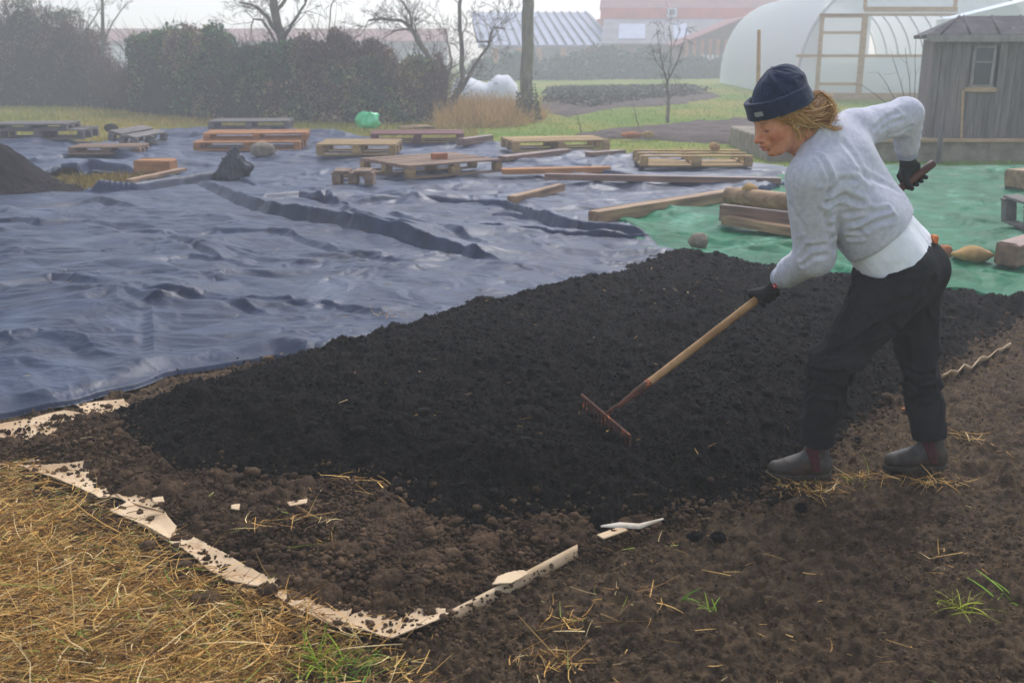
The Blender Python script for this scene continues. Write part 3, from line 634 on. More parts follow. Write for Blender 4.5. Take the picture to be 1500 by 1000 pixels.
# loose stalks on soil, bed and tarp
def loose(n, box, rng, z, lo=.02, hi=.1, cond=None, flat=.12):
    x = rng.uniform(box[0], box[1], n); y = rng.uniform(box[2], box[3], n)
    c = fbm2(x*3, y*3, 2, 95); k = rng.random(n) < np.clip(.35+c*1.6, .02, 1)
    if cond is not None: k &= cond(x, y)
    x = x[k]; y = y[k]; m_ = len(x); th = rng.uniform(0, 6.28, m_); e = rng.normal(0, flat, m_)
    d = np.stack([np.cos(th)*np.cos(e), np.sin(th)*np.cos(e), np.sin(e)], 1); bend = rng.normal(size=(m_, 3))*.2; bend[:, 2] *= .3
    return strips(np.stack([x, y, z(x, y)], 1), d, rng.uniform(lo, hi, m_)*rng.uniform(.4, 1, m_), rng.uniform(.0015, .004, m_), bend, rng), m_
parts = []
for args in ((1500, (-.3, 2.6, 2.1, 3.9), rng, lambda x, y: gh(x, y)+.014), (500, (1.2, 4.2, 3.3, 6.5), rng, lambda x, y: gh(x, y)+.014), (170, (-2.4, .6, 2.6, 4.0), rng, lambda x, y: brown_z(x, y)+.032)):
    cond = (lambda x, y: (sdpoly(x, y, COMP) < -.04) & ((sdpoly(x, y, BROWN) < -.02))) if args[0] != 170 else (lambda x, y: (sdpoly(x, y, BROWN) > .1) & (sdpoly(x, y, COMP) < 0))
    (V, Fc), m_ = loose(*args, cond=cond); parts.append((V, Fc, m_))
for (px, py, nn) in ((455, 790, 26), (520, 728, 22), (380, 800, 14), (840, 915, 40), (925, 880, 30), (810, 975, 60), (545, 655, 0), (580, 484, 16), (470, 830, 8), (1160, 715, 110), (1200, 718, 40), (1365, 706, 60), (1415, 640, 30), (1275, 702, 40)):
    if not nn: continue
    c = G(px, py); x = rng.normal(c[0], .05, nn); y = rng.normal(c[1], .03, nn); th = rng.uniform(0, 6.28, nn); e = rng.normal(.04, .14, nn)
    d = np.stack([np.cos(th)*np.cos(e), np.sin(th)*np.cos(e), np.sin(e)], 1)
    zz = gh(x, y)+.014+np.where(sdpoly(x, y, BROWN) > .05, .07, 0)+(.09 if py == 484 else 0)
    V, Fc = strips(np.stack([x, y, zz], 1), d, rng.uniform(.04, .12, nn), rng.uniform(.002, .004, nn), rng.normal(size=(nn, 3))*.25, rng); parts.append((V, Fc, nn))
V = np.concatenate([p_[0] for p_ in parts]); o_ = 0; FF = []
for p_ in parts: FF.append(p_[1]+o_); o_ += len(p_[0])
nn = sum(p_[2] for p_ in parts)
o = mesh('loose_straw', V, np.concatenate(FF), M_straw, None, True, rep(straw_cols(nn, rng)*1.05, 8)); tag(o, 'loose straw stalks scattered over the bare soil', kind='stuff')
(V, Fc), m_ = loose(500, (-1.8, 3, 3.0, 7.5), rng, lambda x, y: comp_base(x, y)+.052, .012, .06, cond=lambda x, y: sdpoly(x, y, COMP) > .08, flat=.2)
o = mesh('compost_fibres', V, Fc, M_straw, None, True, rep(straw_cols(m_, rng)*.8, 8)); tag(o, 'short pale fibres in the black compost', kind='stuff')
# straw bits on the near tarp
(V, Fc), m_ = loose(420, (-3.2, 1.2, 4.6, 9), rng, lambda x, y: near_z(x, y)+.004, .02, .09, cond=lambda x, y: (sdpoly(x, y, NEAR) > .1) & (sdpoly(x, y, COMP) < -.05), flat=.05)
o = mesh('tarp_litter', V, Fc, M_straw, None, True, rep(straw_cols(m_, rng), 8)); tag(o, 'dry straw bits lying on the black tarp', kind='stuff')
# matted underlayer between straw
# green tufts: each its own plant
def tuft(label, px, py, n, h, spread, col, seed, lean=(0, 0), thick=.004):
    r_ = np.random.default_rng(seed); c = G(px, py); x = r_.normal(0, spread, n); y = r_.normal(0, spread, n); th = r_.uniform(0, 6.28, n); e = r_.uniform(.6, 1.35, n)
    d = np.stack([np.cos(th)*np.cos(e)+lean[0], np.sin(th)*np.cos(e)+lean[1], np.sin(e)], 1)
    bd = np.stack([np.cos(th)*.5, np.sin(th)*.5, -.45*np.ones(n)], 1)*r_.uniform(.3, 1.1, (n, 1))
    V, Fc = strips(np.stack([x, y, x*0], 1), d, h*r_.uniform(.5, 1.1, n), r_.uniform(.6, 1.2, n)*thick, bd, r_, seg=5)
    cc = np.array(s2l(*col))*r_.uniform(.6, 1.25, (n, 1))
    o = mesh('grass_tuft', V, Fc, M_straw, None, True, rep(cc, 12)); o.location = (c[0], c[1], float(gh(c[0], c[1]))); return tag(o, label, 'grass tuft', 'green grass tufts')
tuft('bright green grass tuft beside the bottom tip of the cardboard', 468, 985, 60, .13, .03, (150, 178, 44), 1)
tuft('thin green tuft just right of the bright tuft, below the cardboard tip', 525, 988, 26, .11, .03, (128, 162, 56), 2)
tuft('green tuft in the straw below the long cardboard edge', 345, 898, 34, .06, .03, (140, 170, 60), 3)
tuft('small green tuft in the middle of the straw', 245, 885, 30, .07, .04, (104, 148, 58), 4)
tuft('faint green tuft high in the straw at left', 130, 800, 30, .05, .06, (118, 150, 62), 5)
tuft('yellow green tuft on the bare soil at the right', 1402, 895, 30, .10, .018, (176, 182, 62), 6)
tuft('single upright green blade on the bare soil', 998, 880, 3, .08, .003, (110, 160, 40), 7, thick=.006)
tuft('curly green seedling on the bare soil', 1046, 896, 8, .06, .008, (140, 170, 50), 8, thick=.005)
tuft('flat green blades at the right edge of the soil', 1476, 880, 7, .08, .02, (138, 176, 52), 9, lean=(-.8, 0), thick=.005)
tuft('low yellow tuft between the two boots', 1255, 705, 22, .04, .03, (168, 160, 50), 10)
tuft('short green tuft at the straw edge near the left cardboard', 205, 800, 26, .05, .03, (120, 150, 66), 11)
# field grass (short), longer dry grass by the hedge
def field(n, pts, h, cols, rng, name, label, wd=.012, avoid=True):
    pl = poly(pts); lo = pl.min(0); hi = pl.max(0); y = lo[1]*(hi[1]/lo[1])**rng.random(n*4); x = rng.uniform(lo[0], hi[0], n*4)
    k = sdpoly(x, y, pl) > 0
    if avoid: k &= (sdpoly(x, y, FAR) < -.02) & (sdpoly(x, y, GREEN) < -.02)
    x = x[k][:n]; y = y[k][:n]; m_ = len(x); th = rng.uniform(0, 6.28, m_); e = rng.uniform(.5, 1.4, m_)
    d = np.stack([np.cos(th)*np.cos(e), np.sin(th)*np.cos(e), np.sin(e)], 1); bd = rng.normal(size=(m_, 3))*.3
    z = fbm2(x*.3, y*.3, 3, 5)*.05*sstep(20, 30, y)-.04
    z = np.where(y < 12, -.05, z)
    V, Fc = strips(np.stack([x, y, z], 1), d, h*rng.uniform(.4, 1.2, m_), wd*rng.uniform(.6, 1.4, m_), bd, rng, seg=2)
    f = np.clip(.5+.9*fbm2(x*.35, y*.35, 3, 99), 0, 1)[:, None]; cc = np.array(s2l(*cols[0]))*f+np.array(s2l(*cols[1]))*(1-f)
    o = mesh(name, V, Fc, M_straw, None, True, rep(cc*rng.uniform(.6, 1.3, (m_, 1)), 6)); return tag(o, label, kind='stuff')
field(52000, [(-300, 225), (-300, 152), (700, 168), (700, 230)], .10, ((208, 170, 86), (166, 164, 66)), rng, 'dry_field_grass', 'short yellowing grass between the tarp and the hedge')
field(52000, [(660, 235), (640, 165), (780, 150), (1100, 118), (1700, 140), (1700, 262), (1100, 262)], .06, ((112, 160, 44), (154, 174, 60)), rng, 'lawn_grass', 'short green grass around the far beds', .010)
field(9000, [(640, 190), (640, 158), (700, 155), (775, 160), (800, 172), (760, 184)], .42, ((226, 178, 100), (196, 160, 92)), rng, 'tall_dry_grass', 'tall straw coloured grass at the foot of the fruit tree')
field(5000, [(60, 278), (90, 262), (200, 256), (262, 262), (150, 276)], .10, ((196, 164, 74), (150, 130, 60)), rng, 'dry_grass_gap', 'yellow grass showing in the gap between heap and tarp', avoid=False)
# ================================================================== BACKGROUND: hedge, trees, tunnels, buildings
M_leafc = mat('ivy_leaves', (1, 1, 1), rough=.6, spec=.4, attr=True)
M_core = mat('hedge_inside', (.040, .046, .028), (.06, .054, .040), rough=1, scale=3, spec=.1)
M_bark = mat('bark', s2l(134, 126, 104), s2l(92, 86, 72), rough=.95, scale=9, bump=.01, bscale=25, spec=.2, stretch=(1, 1, .35))
M_bark2 = mat('pale_mossy_bark', s2l(142, 136, 116), s2l(112, 106, 86), rough=.95, scale=8, bump=.01, bscale=22, spec=.2, stretch=(1, 1, .3))
M_twig = mat('twigs', s2l(112, 98, 86), s2l(84, 74, 64), rough=.95, scale=5, spec=.2)
def hedge(name, label, cat, line, h, dep, n, size, cols, seed, twigs=0, tcol=None, htop=.25, bias=0):
    """line: [(px, py, height px-top)] base points and the tops above them"""
    rg = np.random.default_rng(seed); base = np.array([G(a, b)[:2] for a, b, t in line]); H = np.array([P(a, t, G(a, b)[1])[2] for a, b, t in line])
    s = np.linspace(0, 1, len(line)); t = rg.random(n); bx = np.interp(t, s, base[:, 0]); by = np.interp(t, s, base[:, 1]); hh = np.interp(t, s, H)
    hh = hh*(1+htop*fbm2(t*len(line)*3.1, t*0+seed, 4, seed))
    ang = rg.uniform(-.15, 1.0, n)*math.pi; fz = np.sin(np.clip(ang, 0, math.pi))
    u = rg.random(n); top = rg.random(n) < .35
    z = np.where(top, hh*(1-.12*rg.random(n)**2), hh*u); off = np.where(top, rg.uniform(-.5, 1, n)*dep, -dep*(.55+.35*fbm2(bx*1.7, z*1.7, 3, seed+2))*(1-.3*(u**4)))
    off = off + rg.normal(0, .07, n); z = z+rg.normal(0, .05, n)
    C = np.stack([bx, by+off+dep, np.maximum(z, .02)], 1)
    root = thing(name, label, cat, (base[:, 0].mean(), base[:, 1].mean(), 0))
    V, Q = leaves(C, size*rg.uniform(.6, 1.4, n), rg)
    cl = np.array([s2l(*c) for c in cols])*1.15; f = np.clip(.42+(t-.42)*bias+.9*fbm2(bx*.9, z*1.2+by, 3, seed+4)+rg.normal(0, .09, n), 0, .999)
    cc = cl[(f*len(cl)).astype(int)]*rg.uniform(.55, 1.35, (n, 1))
    mesh('foliage', V, Q, M_leafc, root, False, rep(cc, 4))
    # dark inner mass, lumpy
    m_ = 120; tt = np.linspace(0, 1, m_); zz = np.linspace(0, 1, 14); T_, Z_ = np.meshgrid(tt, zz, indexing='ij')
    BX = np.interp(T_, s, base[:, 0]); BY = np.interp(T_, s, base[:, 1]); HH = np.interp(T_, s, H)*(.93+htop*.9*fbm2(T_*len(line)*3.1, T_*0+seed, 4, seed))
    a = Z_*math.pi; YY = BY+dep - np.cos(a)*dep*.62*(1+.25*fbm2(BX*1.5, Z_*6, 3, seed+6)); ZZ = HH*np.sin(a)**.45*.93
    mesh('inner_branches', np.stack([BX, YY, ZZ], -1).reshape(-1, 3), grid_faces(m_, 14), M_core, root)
    if twigs:
        L = []
        for k in range(twigs):
            t_ = rg.random(); x0 = np.interp(t_, s, base[:, 0]); y0 = np.interp(t_, s, base[:, 1])+dep*rg.uniform(-.1, 1); h0 = np.interp(t_, s, H); z0 = h0*rg.uniform(.1, 1.0)
            d = rg.normal(size=3)*np.array([1, .6, .4])+np.array([0, 0, 1.0]); d /= np.linalg.norm(d); l = rg.uniform(.3, .9); q = rg.normal(size=3)*.12
            L.append((np.array([(x0, y0, z0)+d*l*v+q*v*v for v in (0, .35, .7, 1)]), np.array([.009, .007, .005, .002])*rg.uniform(.6, 1.4)))
        V, Q = tubes_np(L, 3); mesh('twigs', V, Q, tcol or M_twig, root)
    return root
hedge('ivy_hedge', 'long dark ivy covered hedge behind the pallets', 'hedge', [(186, 165, 62), (230, 168, 58), (270, 172, 52), (330, 176, 64), (360, 178, 78), (420, 180, 66), (480, 181, 60), (520, 182, 68), (570, 182, 84), (640, 180, 92), (652, 176, 118)],
      0, .75, 42000, .085, [(84, 116, 62), (68, 94, 56), (136, 142, 86), (152, 124, 94), (122, 98, 76), (96, 76, 60)], 101, 1500, bias=.7)
hedge('bramble_thicket', 'tall brown bramble thicket at the left of the field', 'bushes', [(-260, 160, -10), (-60, 156, -20), (0, 155, 12), (45, 155, 4), (90, 156, 26), (128, 158, 50), (146, 160, 104), (166, 161, 126), (188, 165, 112)],
      0, 1.0, 20000, .07, [(150, 114, 96), (124, 94, 82), (128, 124, 88), (86, 108, 70), (160, 132, 106)], 102, 2600)
def shrub(name, label, cat, c, r, n, size, cols, seed, group=None):
    rg = np.random.default_rng(seed); D = rg.normal(size=(n, 3)); D /= np.linalg.norm(D, axis=1)[:, None]; D[:, 2] = np.abs(D[:, 2])
    k = (rg.random(n)**.25)*(1+.35*fbm3(D*2.2+seed, 3, seed)); C = D*k[:, None]*np.array(r)
    root = thing(name, label, cat, c, 0, group); V, Q = leaves(C, size*rg.uniform(.6, 1.4, n), rg)
    cl = np.array([s2l(*q) for q in cols])[rg.integers(0, len(cols), n)]*rg.uniform(.6, 1.3, (n, 1))
    mesh('foliage', V, Q, M_leafc, root, False, rep(cl, 4), True)
    L = [(np.array([(0, 0, 0), D[i]*np.array(r)*.5+(0, 0, .1), D[i]*np.array(r)*.9]), np.array([.02, .012, .005])) for i in range(40)]
    V, Q = tubes_np(L, 4); mesh('stem', V, Q, M_twig, root, True, None, True); return root
for i, (px, py, wpx, hpx, Yy, lab) in enumerate([(760, 108, 42, 24, 62, 'misty green shrub left of the barn posts'), (826, 108, 44, 26, 62, 'misty green shrub under the middle of the barn roof'), (888, 107, 46, 34, 64, 'misty shrub right of the barn roof, the tallest'),
        (948, 106, 40, 26, 64, 'misty green shrub between the barn and the bare sapling'), (1010, 105, 34, 16, 66, 'low misty shrub behind the bare sapling'), (1056, 104, 26, 18, 66, 'misty shrub against the left side of the polytunnel'),
        (712, 107, 30, 18, 62, 'misty shrub behind the white fleece tunnel')]):
    c = P(px, py, Yy); c[2] = 0; k = (Yy)/F
    shrub('garden_shrub', lab, 'shrub', c, (wpx*k, 1.2, (hpx+10)*k), 3000, .24, [(66, 104, 70), (82, 116, 78), (58, 88, 62)], 200+i, 'shrubs in front of the barn')
# plants in the planted bed
rg = np.random.default_rng(9)
bx, by = [], []
BP = poly([(800, 154), (805, 138), (1000, 134), (1040, 140), (930, 150), (860, 160)])
while len(bx) < 1500:
    x = rg.uniform(BP[:, 0].min(), BP[:, 0].max()); y = rg.uniform(BP[:, 1].min(), BP[:, 1].max())
    if sdpoly(np.array([x]), np.array([y]), BP)[0] > 0: bx.append(x); by.append(y)
bx = np.array(bx); by = np.array(by); C = np.stack([np.repeat(bx, 8)+rg.normal(0, .12, 12000), np.repeat(by, 8)+rg.normal(0, .12, 12000), rg.uniform(.05, .32, 12000)], 1)
V, Q = leaves(C, .11, rg); cc = np.array([s2l(84, 84, 62), s2l(110, 96, 78), s2l(70, 80, 56)])[rg.integers(0, 3, 12000)]
tag(mesh('bed_plants', V, Q, M_leafc, None, False, rep(cc, 4)), 'low brown and green plants filling the far bed', kind='stuff')
# ------------------------------------------------------------------ bare trees
def grow(p, d, L, r, dep, rg, out, spread=.5, up=.15, kids=(2, 3)):
    n = 5; pts = [p]; q = d.copy(); c = p.copy()
    for k in range(n):
        q = q + rg.normal(size=3)*.16 + np.array([0, 0, up*.15]); q /= np.linalg.norm(q); c = c+q*L/n; pts.append(c)
    out.append((np.array(pts), np.linspace(r, r*.62, n+1), dep))
    if dep <= 0: return
    for k in range(rg.integers(kids[0], kids[1]+1)):
        i = rg.integers(2, n+1); dd = q + rg.normal(size=3)*spread*np.array([1, .8, 1]); dd[2] += up; dd /= np.linalg.norm(dd)
        grow(pts[i], dd, L*rg.uniform(.5, .8), max(r*.6*rg.uniform(.7, 1), .004), dep-1, rg, out, spread, up, kids)
def bare_tree(label, base, limbs, seed, m=None, cat='tree', name='bare_tree', sub=3, twl=.7, group=None, kids=(2, 4), spread=.6, tw_r=.016):
    """limbs: list of (pixel polyline, depth Y, r0, r1). twigs sprout along them"""
    rg = np.random.default_rng(seed); root = thing(name, label, cat, base, 0, group); T_ = []; out = []
    for pts, r0, r1 in limbs:
        pp = np.array([P(x, y, base[1]+dy) for x, y, dy in pts]); pp[0, 2] = max(pp[0, 2], -.05)
        k = np.linspace(0, 1, len(pp)*3); s = np.linspace(0, 1, len(pp)); q = np.stack([np.interp(k, s, pp[:, i]) for i in range(3)], 1)
        q[1:-1] += rg.normal(size=(len(q)-2, 3))*.012*np.array([1, 1, .3]); T_.append((q, np.linspace(r0, r1, len(q))))
        for j in range(2, len(q)):
            if rg.random() < .75:
                d = (q[j]-q[j-1]); d /= np.linalg.norm(d); d = d+rg.normal(size=3)*.8; d[2] += .2; d /= np.linalg.norm(d)
                grow(q[j], d, twl*rg.uniform(.5, 1), min(r1*.6, tw_r), sub-1, rg, out, spread, .12, kids)
    V, Q = tubes_np(T_, 8); mesh('trunk', V, Q, m or M_bark, root)
    if out: V, Q = tubes_np([(a, b) for a, b, c in out], 4); mesh('crown', V, Q, M_twig, root)
    return root
b = G(655, 168)
bare_tree('gnarled bare fruit tree forking at the right end of the hedge', b, [([(655, 168, 0), (652, 150, 0), (648, 128, 0), (640, 100, 0), (628, 82, 0), (612, 62, 0), (606, 48, 0), (590, 30, 0), (560, 28, 0), (540, 30, 0)], .10, .025),
    ([(628, 82, 0), (612, 55, .2), (604, 42, .2), (580, 45, .2), (562, 55, .1)], .05, .012), ([(606, 48, 0), (600, 20, 0), (588, 0, .1), (570, -14, .1)], .04, .012),
    ([(655, 160, 0), (668, 140, -.1), (678, 118, -.1), (676, 80, -.1), (673, 40, 0), (674, 0, 0), (672, -40, 0)], .085, .04), ([(672, 136, 0), (686, 112, .1), (700, 88, .1), (716, 66, .1), (722, 40, .1), (738, 42, .1)], .06, .015),
    ([(722, 60, 0), (700, 62, 0), (694, 40, .1)], .03, .01), ([(652, 130, 0), (662, 90, .3), (656, 60, .3), (650, 40, .3)], .035, .012)], 301, M_bark, name='fruit_tree', twl=.6, sub=4, tw_r=.014)
b = G(405, 178)
bare_tree('bare tree with ivy rising out of the middle of the hedge', b+(0, .9, 0), [([(405, 160, 0), (410, 110, 0), (414, 60, 0), (402, 20, 0), (400, -20, 0)], .14, .09), ([(414, 62, 0), (425, 40, 0), (445, 10, 0), (452, -10, 0)], .05, .02), ([(408, 50, 0), (392, 25, 0), (372, 8, 0), (350, 4, 0)], .06, .02),
    ([(403, 60, 0), (385, 30, .1), (370, 28, .1), (368, 50, .1)], .035, .012), ([(404, 20, 0), (420, -5, 0), (440, -30, 0)], .05, .03)], 302, twl=.6, sub=4, tw_r=.014)
b = G(772, 176)
r_ = bare_tree('single straight tree trunk standing right of the hedge', b, [([(772, 178, 0), (772, 150, 0), (771, 100, 0), (773, 50, 0), (774, 0, 0), (775, -60, 0)], .16, .13)], 303, M_bark2, sub=1, twl=.01, name='tree_trunk')
for ch in list(r_.children):
    if ch.name.startswith('crown'): bpy.data.objects.remove(ch)
g_ = np.random.default_rng(44); n = 900; an = g_.uniform(0, 6.28, n); hz = np.abs(g_.normal(0, .35, n)); rr = .17+.14*np.exp(-hz*2)*g_.random(n)
V, Q = leaves(np.stack([b[0]+rr*np.cos(an)*1.2, b[1]+rr*np.sin(an), hz+.02], 1), .07, g_); mesh('ivy', V, Q, M_leafc, r_, False, rep(np.array(s2l(74, 84, 48))*g_.uniform(.6, 1.3, (n, 1)), 4))
b = G(978, 180)
bare_tree('small bare young tree with a vase of twigs in the far bed', b, [([(978, 180, 0), (979, 150, 0), (978, 118, 0)], .045, .032), ([(978, 120, 0), (970, 95, 0), (966, 70, 0), (962, 42, 0)], .022, .006), ([(978, 118, 0), (990, 95, .1), (1000, 68, .1), (1006, 45, .1)], .024, .006),
    ([(978, 122, 0), (982, 90, .2), (984, 60, .2), (980, 38, .2)], .018, .005), ([(976, 110, 0), (960, 88, -.1), (952, 66, -.1)], .016, .005), ([(972, 90, 0), (985, 70, 0), (994, 50, 0)], .012, .004)], 304, name='young_tree', twl=.32, sub=3, tw_r=.006, kids=(1, 3))
for k, (px, py, tp_, lab) in enumerate([(150, 160, -10, 'pale stemmed bare tree in the gap left of the hedge'), (482, 181, 2, 'thin bare sapling rising from the middle of the hedge top'), (118, 158, 20, 'slender bare tree in the thicket at far left')]):
    b = G(px, py)+(0, 1.2, 0)
    bare_tree(lab, b, [([(px, py, 0), (px-2, 110, 0), (px+2, 60, 0), (px-1, tp_, 0)], .11 if k == 0 else .03, .04 if k == 0 else .012), ([(px, 66, 0), (px+16, 32, 0), (px+38, 2, 0)], .03, .012)] if k != 1 else [([(px, 120, 0), (px, 60, 0), (px+2, 10, 0), (px+14, -10, 0)], .022, .01)], 310+k, M_bark2 if k == 0 else M_bark, name='bare_tree', twl=.5, sub=3 if k != 1 else 2, tw_r=.012)
for k, (px, py, tp_, lab) in enumerate([(935, 186, 150, 'tiny bare sapling left of the young tree'), (853, 196, 168, 'thin bare sapling at the left tip of the grey bed'), (1348, 214, 50, 'bare shrub in front of the polytunnel door beside the shed')]):
    b = G(px, py); L_ = [([(px, py, 0), (px-4, (py+tp_)/2, 0), (px-8, tp_, 0)], .012, .004)]
    if k == 2: L_ = [([(px, py, 0), (px-6+dx*.3, 165, dx*.004), (px+dx, tp_+abs(dx)*.9, dx*.006)], .012, .004) for dx in (-62, -40, -22, -6, 6, -84)]
    bare_tree(lab, b, L_, 320+k, M_twig, name='bare_sapling' if k < 2 else 'bare_shrub', twl=.22 if k < 2 else .3, sub=1, tw_r=.005, cat='sapling' if k < 2 else 'shrub')
# ------------------------------------------------------------------ white fleece tunnels
M_fleece = mat('white_fleece', (.80, .80, .80), (.70, .71, .72), rough=.8, scale=3, spec=.3)
b0, b1 = G(655, 152), G(765, 150); ln = 60
t = np.linspace(0, 1, ln); a = np.linspace(0, math.pi, 16); T_, A_ = np.meshgrid(t, a, indexing='ij')
hh = np.interp(t, [0, .04, .1, .25, .42, .52, .66, .82, .93, 1], [0, .45, .75, .85, .66, .60, .86, .85, .55, 0])
X = b0[0]+(b1[0]-b0[0])*T_; Y = b0[1]+.9-np.cos(A_)*.9*np.sqrt(np.maximum(hh[:, None], .02)); Z = hh[:, None]*np.sin(A_)**.8+.02*fbm2(T_*14, A_*3, 2, 4)
tag(mesh('fleece_tunnel', np.stack([X, Y, Z], -1).reshape(-1, 3), grid_faces(ln, 16), M_fleece), 'low humped white fleece tunnel beside the fruit tree', 'cloche tunnel')
# ------------------------------------------------------------------ polytunnel
M_poly = bpy.data.materials.new('polythene'); M_poly.use_nodes = True; t_ = M_poly.node_tree; N_ = t_.nodes; pb = N_['Principled BSDF']
pb.inputs['Base Color'].default_value = (.80, .83, .86, 1); pb.inputs['Roughness'].default_value = .35
tl = N_.new('ShaderNodeBsdfTranslucent'); tl.inputs[0].default_value = (.86, .89, .92, 1); mx = N_.new('ShaderNodeMixShader'); mx.inputs[0].default_value = .5
tr = N_.new('ShaderNodeBsdfTransparent'); mx2 = N_.new('ShaderNodeMixShader'); mx2.inputs[0].default_value = .16
t_.links.new(pb.outputs[0], mx.inputs[1]); t_.links.new(tl.outputs[0], mx.inputs[2]); t_.links.new(mx.outputs[0], mx2.inputs[1]); t_.links.new(tr.outputs[0], mx2.inputs[2])
t_.links.new(mx2.outputs[0], N_['Material Output'].inputs[0])
M_lumber = mat('pale_lumber', s2l(206, 172, 130), s2l(180, 146, 108), rough=.85, scale=4, bump=.002, bscale=30, stretch=(1, 1, 6))
M_metal = mat('galvanised_tube', (.55, .57, .60), rough=.4, spec=.6)
Yt = 36.5; xl = P(1165, 100, Yt)[0]; xr = xl+8.3; xm = (xl+xr)/2; Rw = 4.15; Ht = 4.15; Lt = 19.0; shx = .06
pt = thing('polytunnel', 'large misty white polytunnel with a timber framed end wall behind the shed', 'polytunnel', (xm, Yt, 0))
def arch(th): return Rw*np.sign(np.cos(th))*np.abs(np.cos(th))**.72, Ht*np.sin(th)**.85
th = np.linspace(0, math.pi, 33); ys = np.linspace(0, Lt, 21); TH, YS = np.meshgrid(th, ys, indexing='ij'); ax_, az_ = arch(np.clip(TH, 1e-4, math.pi-1e-4))
sag = 1-.012*np.abs(np.sin(YS/Lt*10*math.pi))
mesh('cover', np.stack([xm-ax_*sag+YS*shx, Yt+YS, az_*sag], -1).reshape(-1, 3), grid_faces(33, 21), M_poly, pt)
L = []
for k in range(11):
    y_ = Yt+Lt*k/10; a_, z_ = arch(np.clip(th, 1e-4, math.pi-1e-4)); rad = .035
    V, Fc = tube_geo(np.stack([xm-a_*.985+(y_-Yt)*shx, np.full(33, y_), z_*.985], 1), rad, 6); mesh('hoop', V, [tuple(f) for f in Fc], M_metal, pt)
dx0, dx1, dz = P(1272, 80, Yt)[0], P(1402, 80, Yt)[0], P(1300, 24, Yt)[2]
def arc_z(x):
    u = np.clip(np.abs((x-xm)/Rw), 0, .9999)**(1/.72); return Ht*np.sin(np.arccos(np.minimum(u, 1)))**.85
def wallpanel(x0, x1, z0, ztop):
    xs = np.linspace(x0, x1, 14); V = []; 
    for x in xs: V.append((x, Yt+.02, z0)); 
    for x in xs: V.append((x, Yt+.02, max(z0, min(arc_z(x)-.02, ztop))))
    mesh('end_panel', np.array(V), grid_faces(2, 14), M_poly, pt, False)
wallpanel(xl+.03, dx0, 0, 9); wallpanel(dx1, xr-.03, 0, 9); wallpanel(dx0, dx1, dz, 9)
zmid = P(1200, 82, Yt)[2]; wallpanel(dx0, dx1, 0, zmid)
def post(px, y0, y1, wd=.10, px2=None):
    a_ = P(px, y0, Yt-.05); b_ = P(px2 or px, y1, Yt-.05); mb = MB(); mid = (a_+b_)/2; d = b_-a_
    if abs(d[2]) > abs(d[0]): mb.box((mid[0], Yt-.06, mid[2]), (wd, .06, abs(d[2])), bev=.005)
    else: mb.box((mid[0], Yt-.09, mid[2]), (abs(d[0]), .05, wd), bev=.005)
    mb.build('frame_timber', M_lumber, pt)
for a_ in ((1200, 143, 26, .13), (1262, 145, 22, .2), (1402, 140, 24, .12)): post(*a_)
for (xa, xb, y_, wd) in ((1200, 1262, 24, .10), (1200, 1262, 48, .09), (1166, 1410, 82, .09), (1200, 1262, 123, .09), (1200, 1410, 22, .08)): post(xa, y_, y_, wd, xb)
for (xa, xb, y_) in ((1266, 1402, 14),): post(xa, y_, y_, .16, xb)
for px in (1268, 1400): post(px, 14, -14, .11)
mb = MB(); mb.box((xm, Yt-.13, .10), (8.4, .1, .22), bev=.01); mb.build('base_board', M_lumber, pt)
# second polythene house beyond the shed, only its gable top shows
bx_ = P(1455, 30, 31); pt2 = thing('greenhouse', 'pale plastic greenhouse roof peak rising behind the shed', 'greenhouse', (bx_[0]+2.2, 31, 0))
xs = [P(1396, 27, 31)[0], P(1396, 27, 31)[0]+2.6, P(1396, 27, 31)[0]+6]; z0 = P(1400, 27, 31)[2]; z1 = P(1500, -6, 31)[2]; M_polyb = mat('bluish_sheet', (.62, .70, .82), rough=.3, spec=.6)
V = []
for y_ in (31, 32.2): V += [(xs[0], y_, 0), (xs[0], y_, z0), (xs[1], y_, z1), (xs[2], y_, z0), (xs[2], y_, 0)]
mesh('roof', np.array(V), [(1, 2, 7, 6), (2, 3, 8, 7)], M_polyb, pt2, False); mesh('wall', np.array(V), [(0, 1, 6, 5), (3, 4, 9, 8), (0, 4, 3, 2, 1)], M_poly, pt2, False)
# ------------------------------------------------------------------ shed and low wall
M_shed = mat('weathered_boards', s2l(128, 118, 112), s2l(96, 86, 80), rough=.9, scale=5, bump=.004, bscale=16, stretch=(3, 3, .35), c3=s2l(146, 132, 124), s3=1.2, sh3=(.5, .7), rnd=.16)
M_roof = mat('dark_shingle', s2l(60, 56, 56), s2l(88, 82, 82), rough=.95, scale=5, bump=.006, bscale=14, c3=s2l(150, 148, 150), s3=2.2, sh3=(.58, .68))
M_glass = mat('dark_pane', (.03, .035, .045), rough=.08, spec=.7); M_trim = mat('grey_trim', s2l(160, 150, 142), s2l(128, 118, 110), rough=.85, scale=6, stretch=(1, 1, .3))
M_conc = mat('gravel_board', s2l(158, 144, 124), s2l(122, 110, 94), rough=.95, scale=5, bump=.004, bscale=40, c3=s2l(104, 98, 76), s3=1.4, sh3=(.5, .7))
Ys = 16.3; xl_ = P(1353, 207, Ys)[0]; z0 = .30; shed = thing('wooden_shed', 'weathered grey wooden shed with one small window', 'shed', (xl_, Ys, z0))
zt = P(1370, 56, Ys)[2]; wd_ = 3.4; rs = random.Random(4); x = xl_; 
xt = P(1370, 56, Ys)[0]
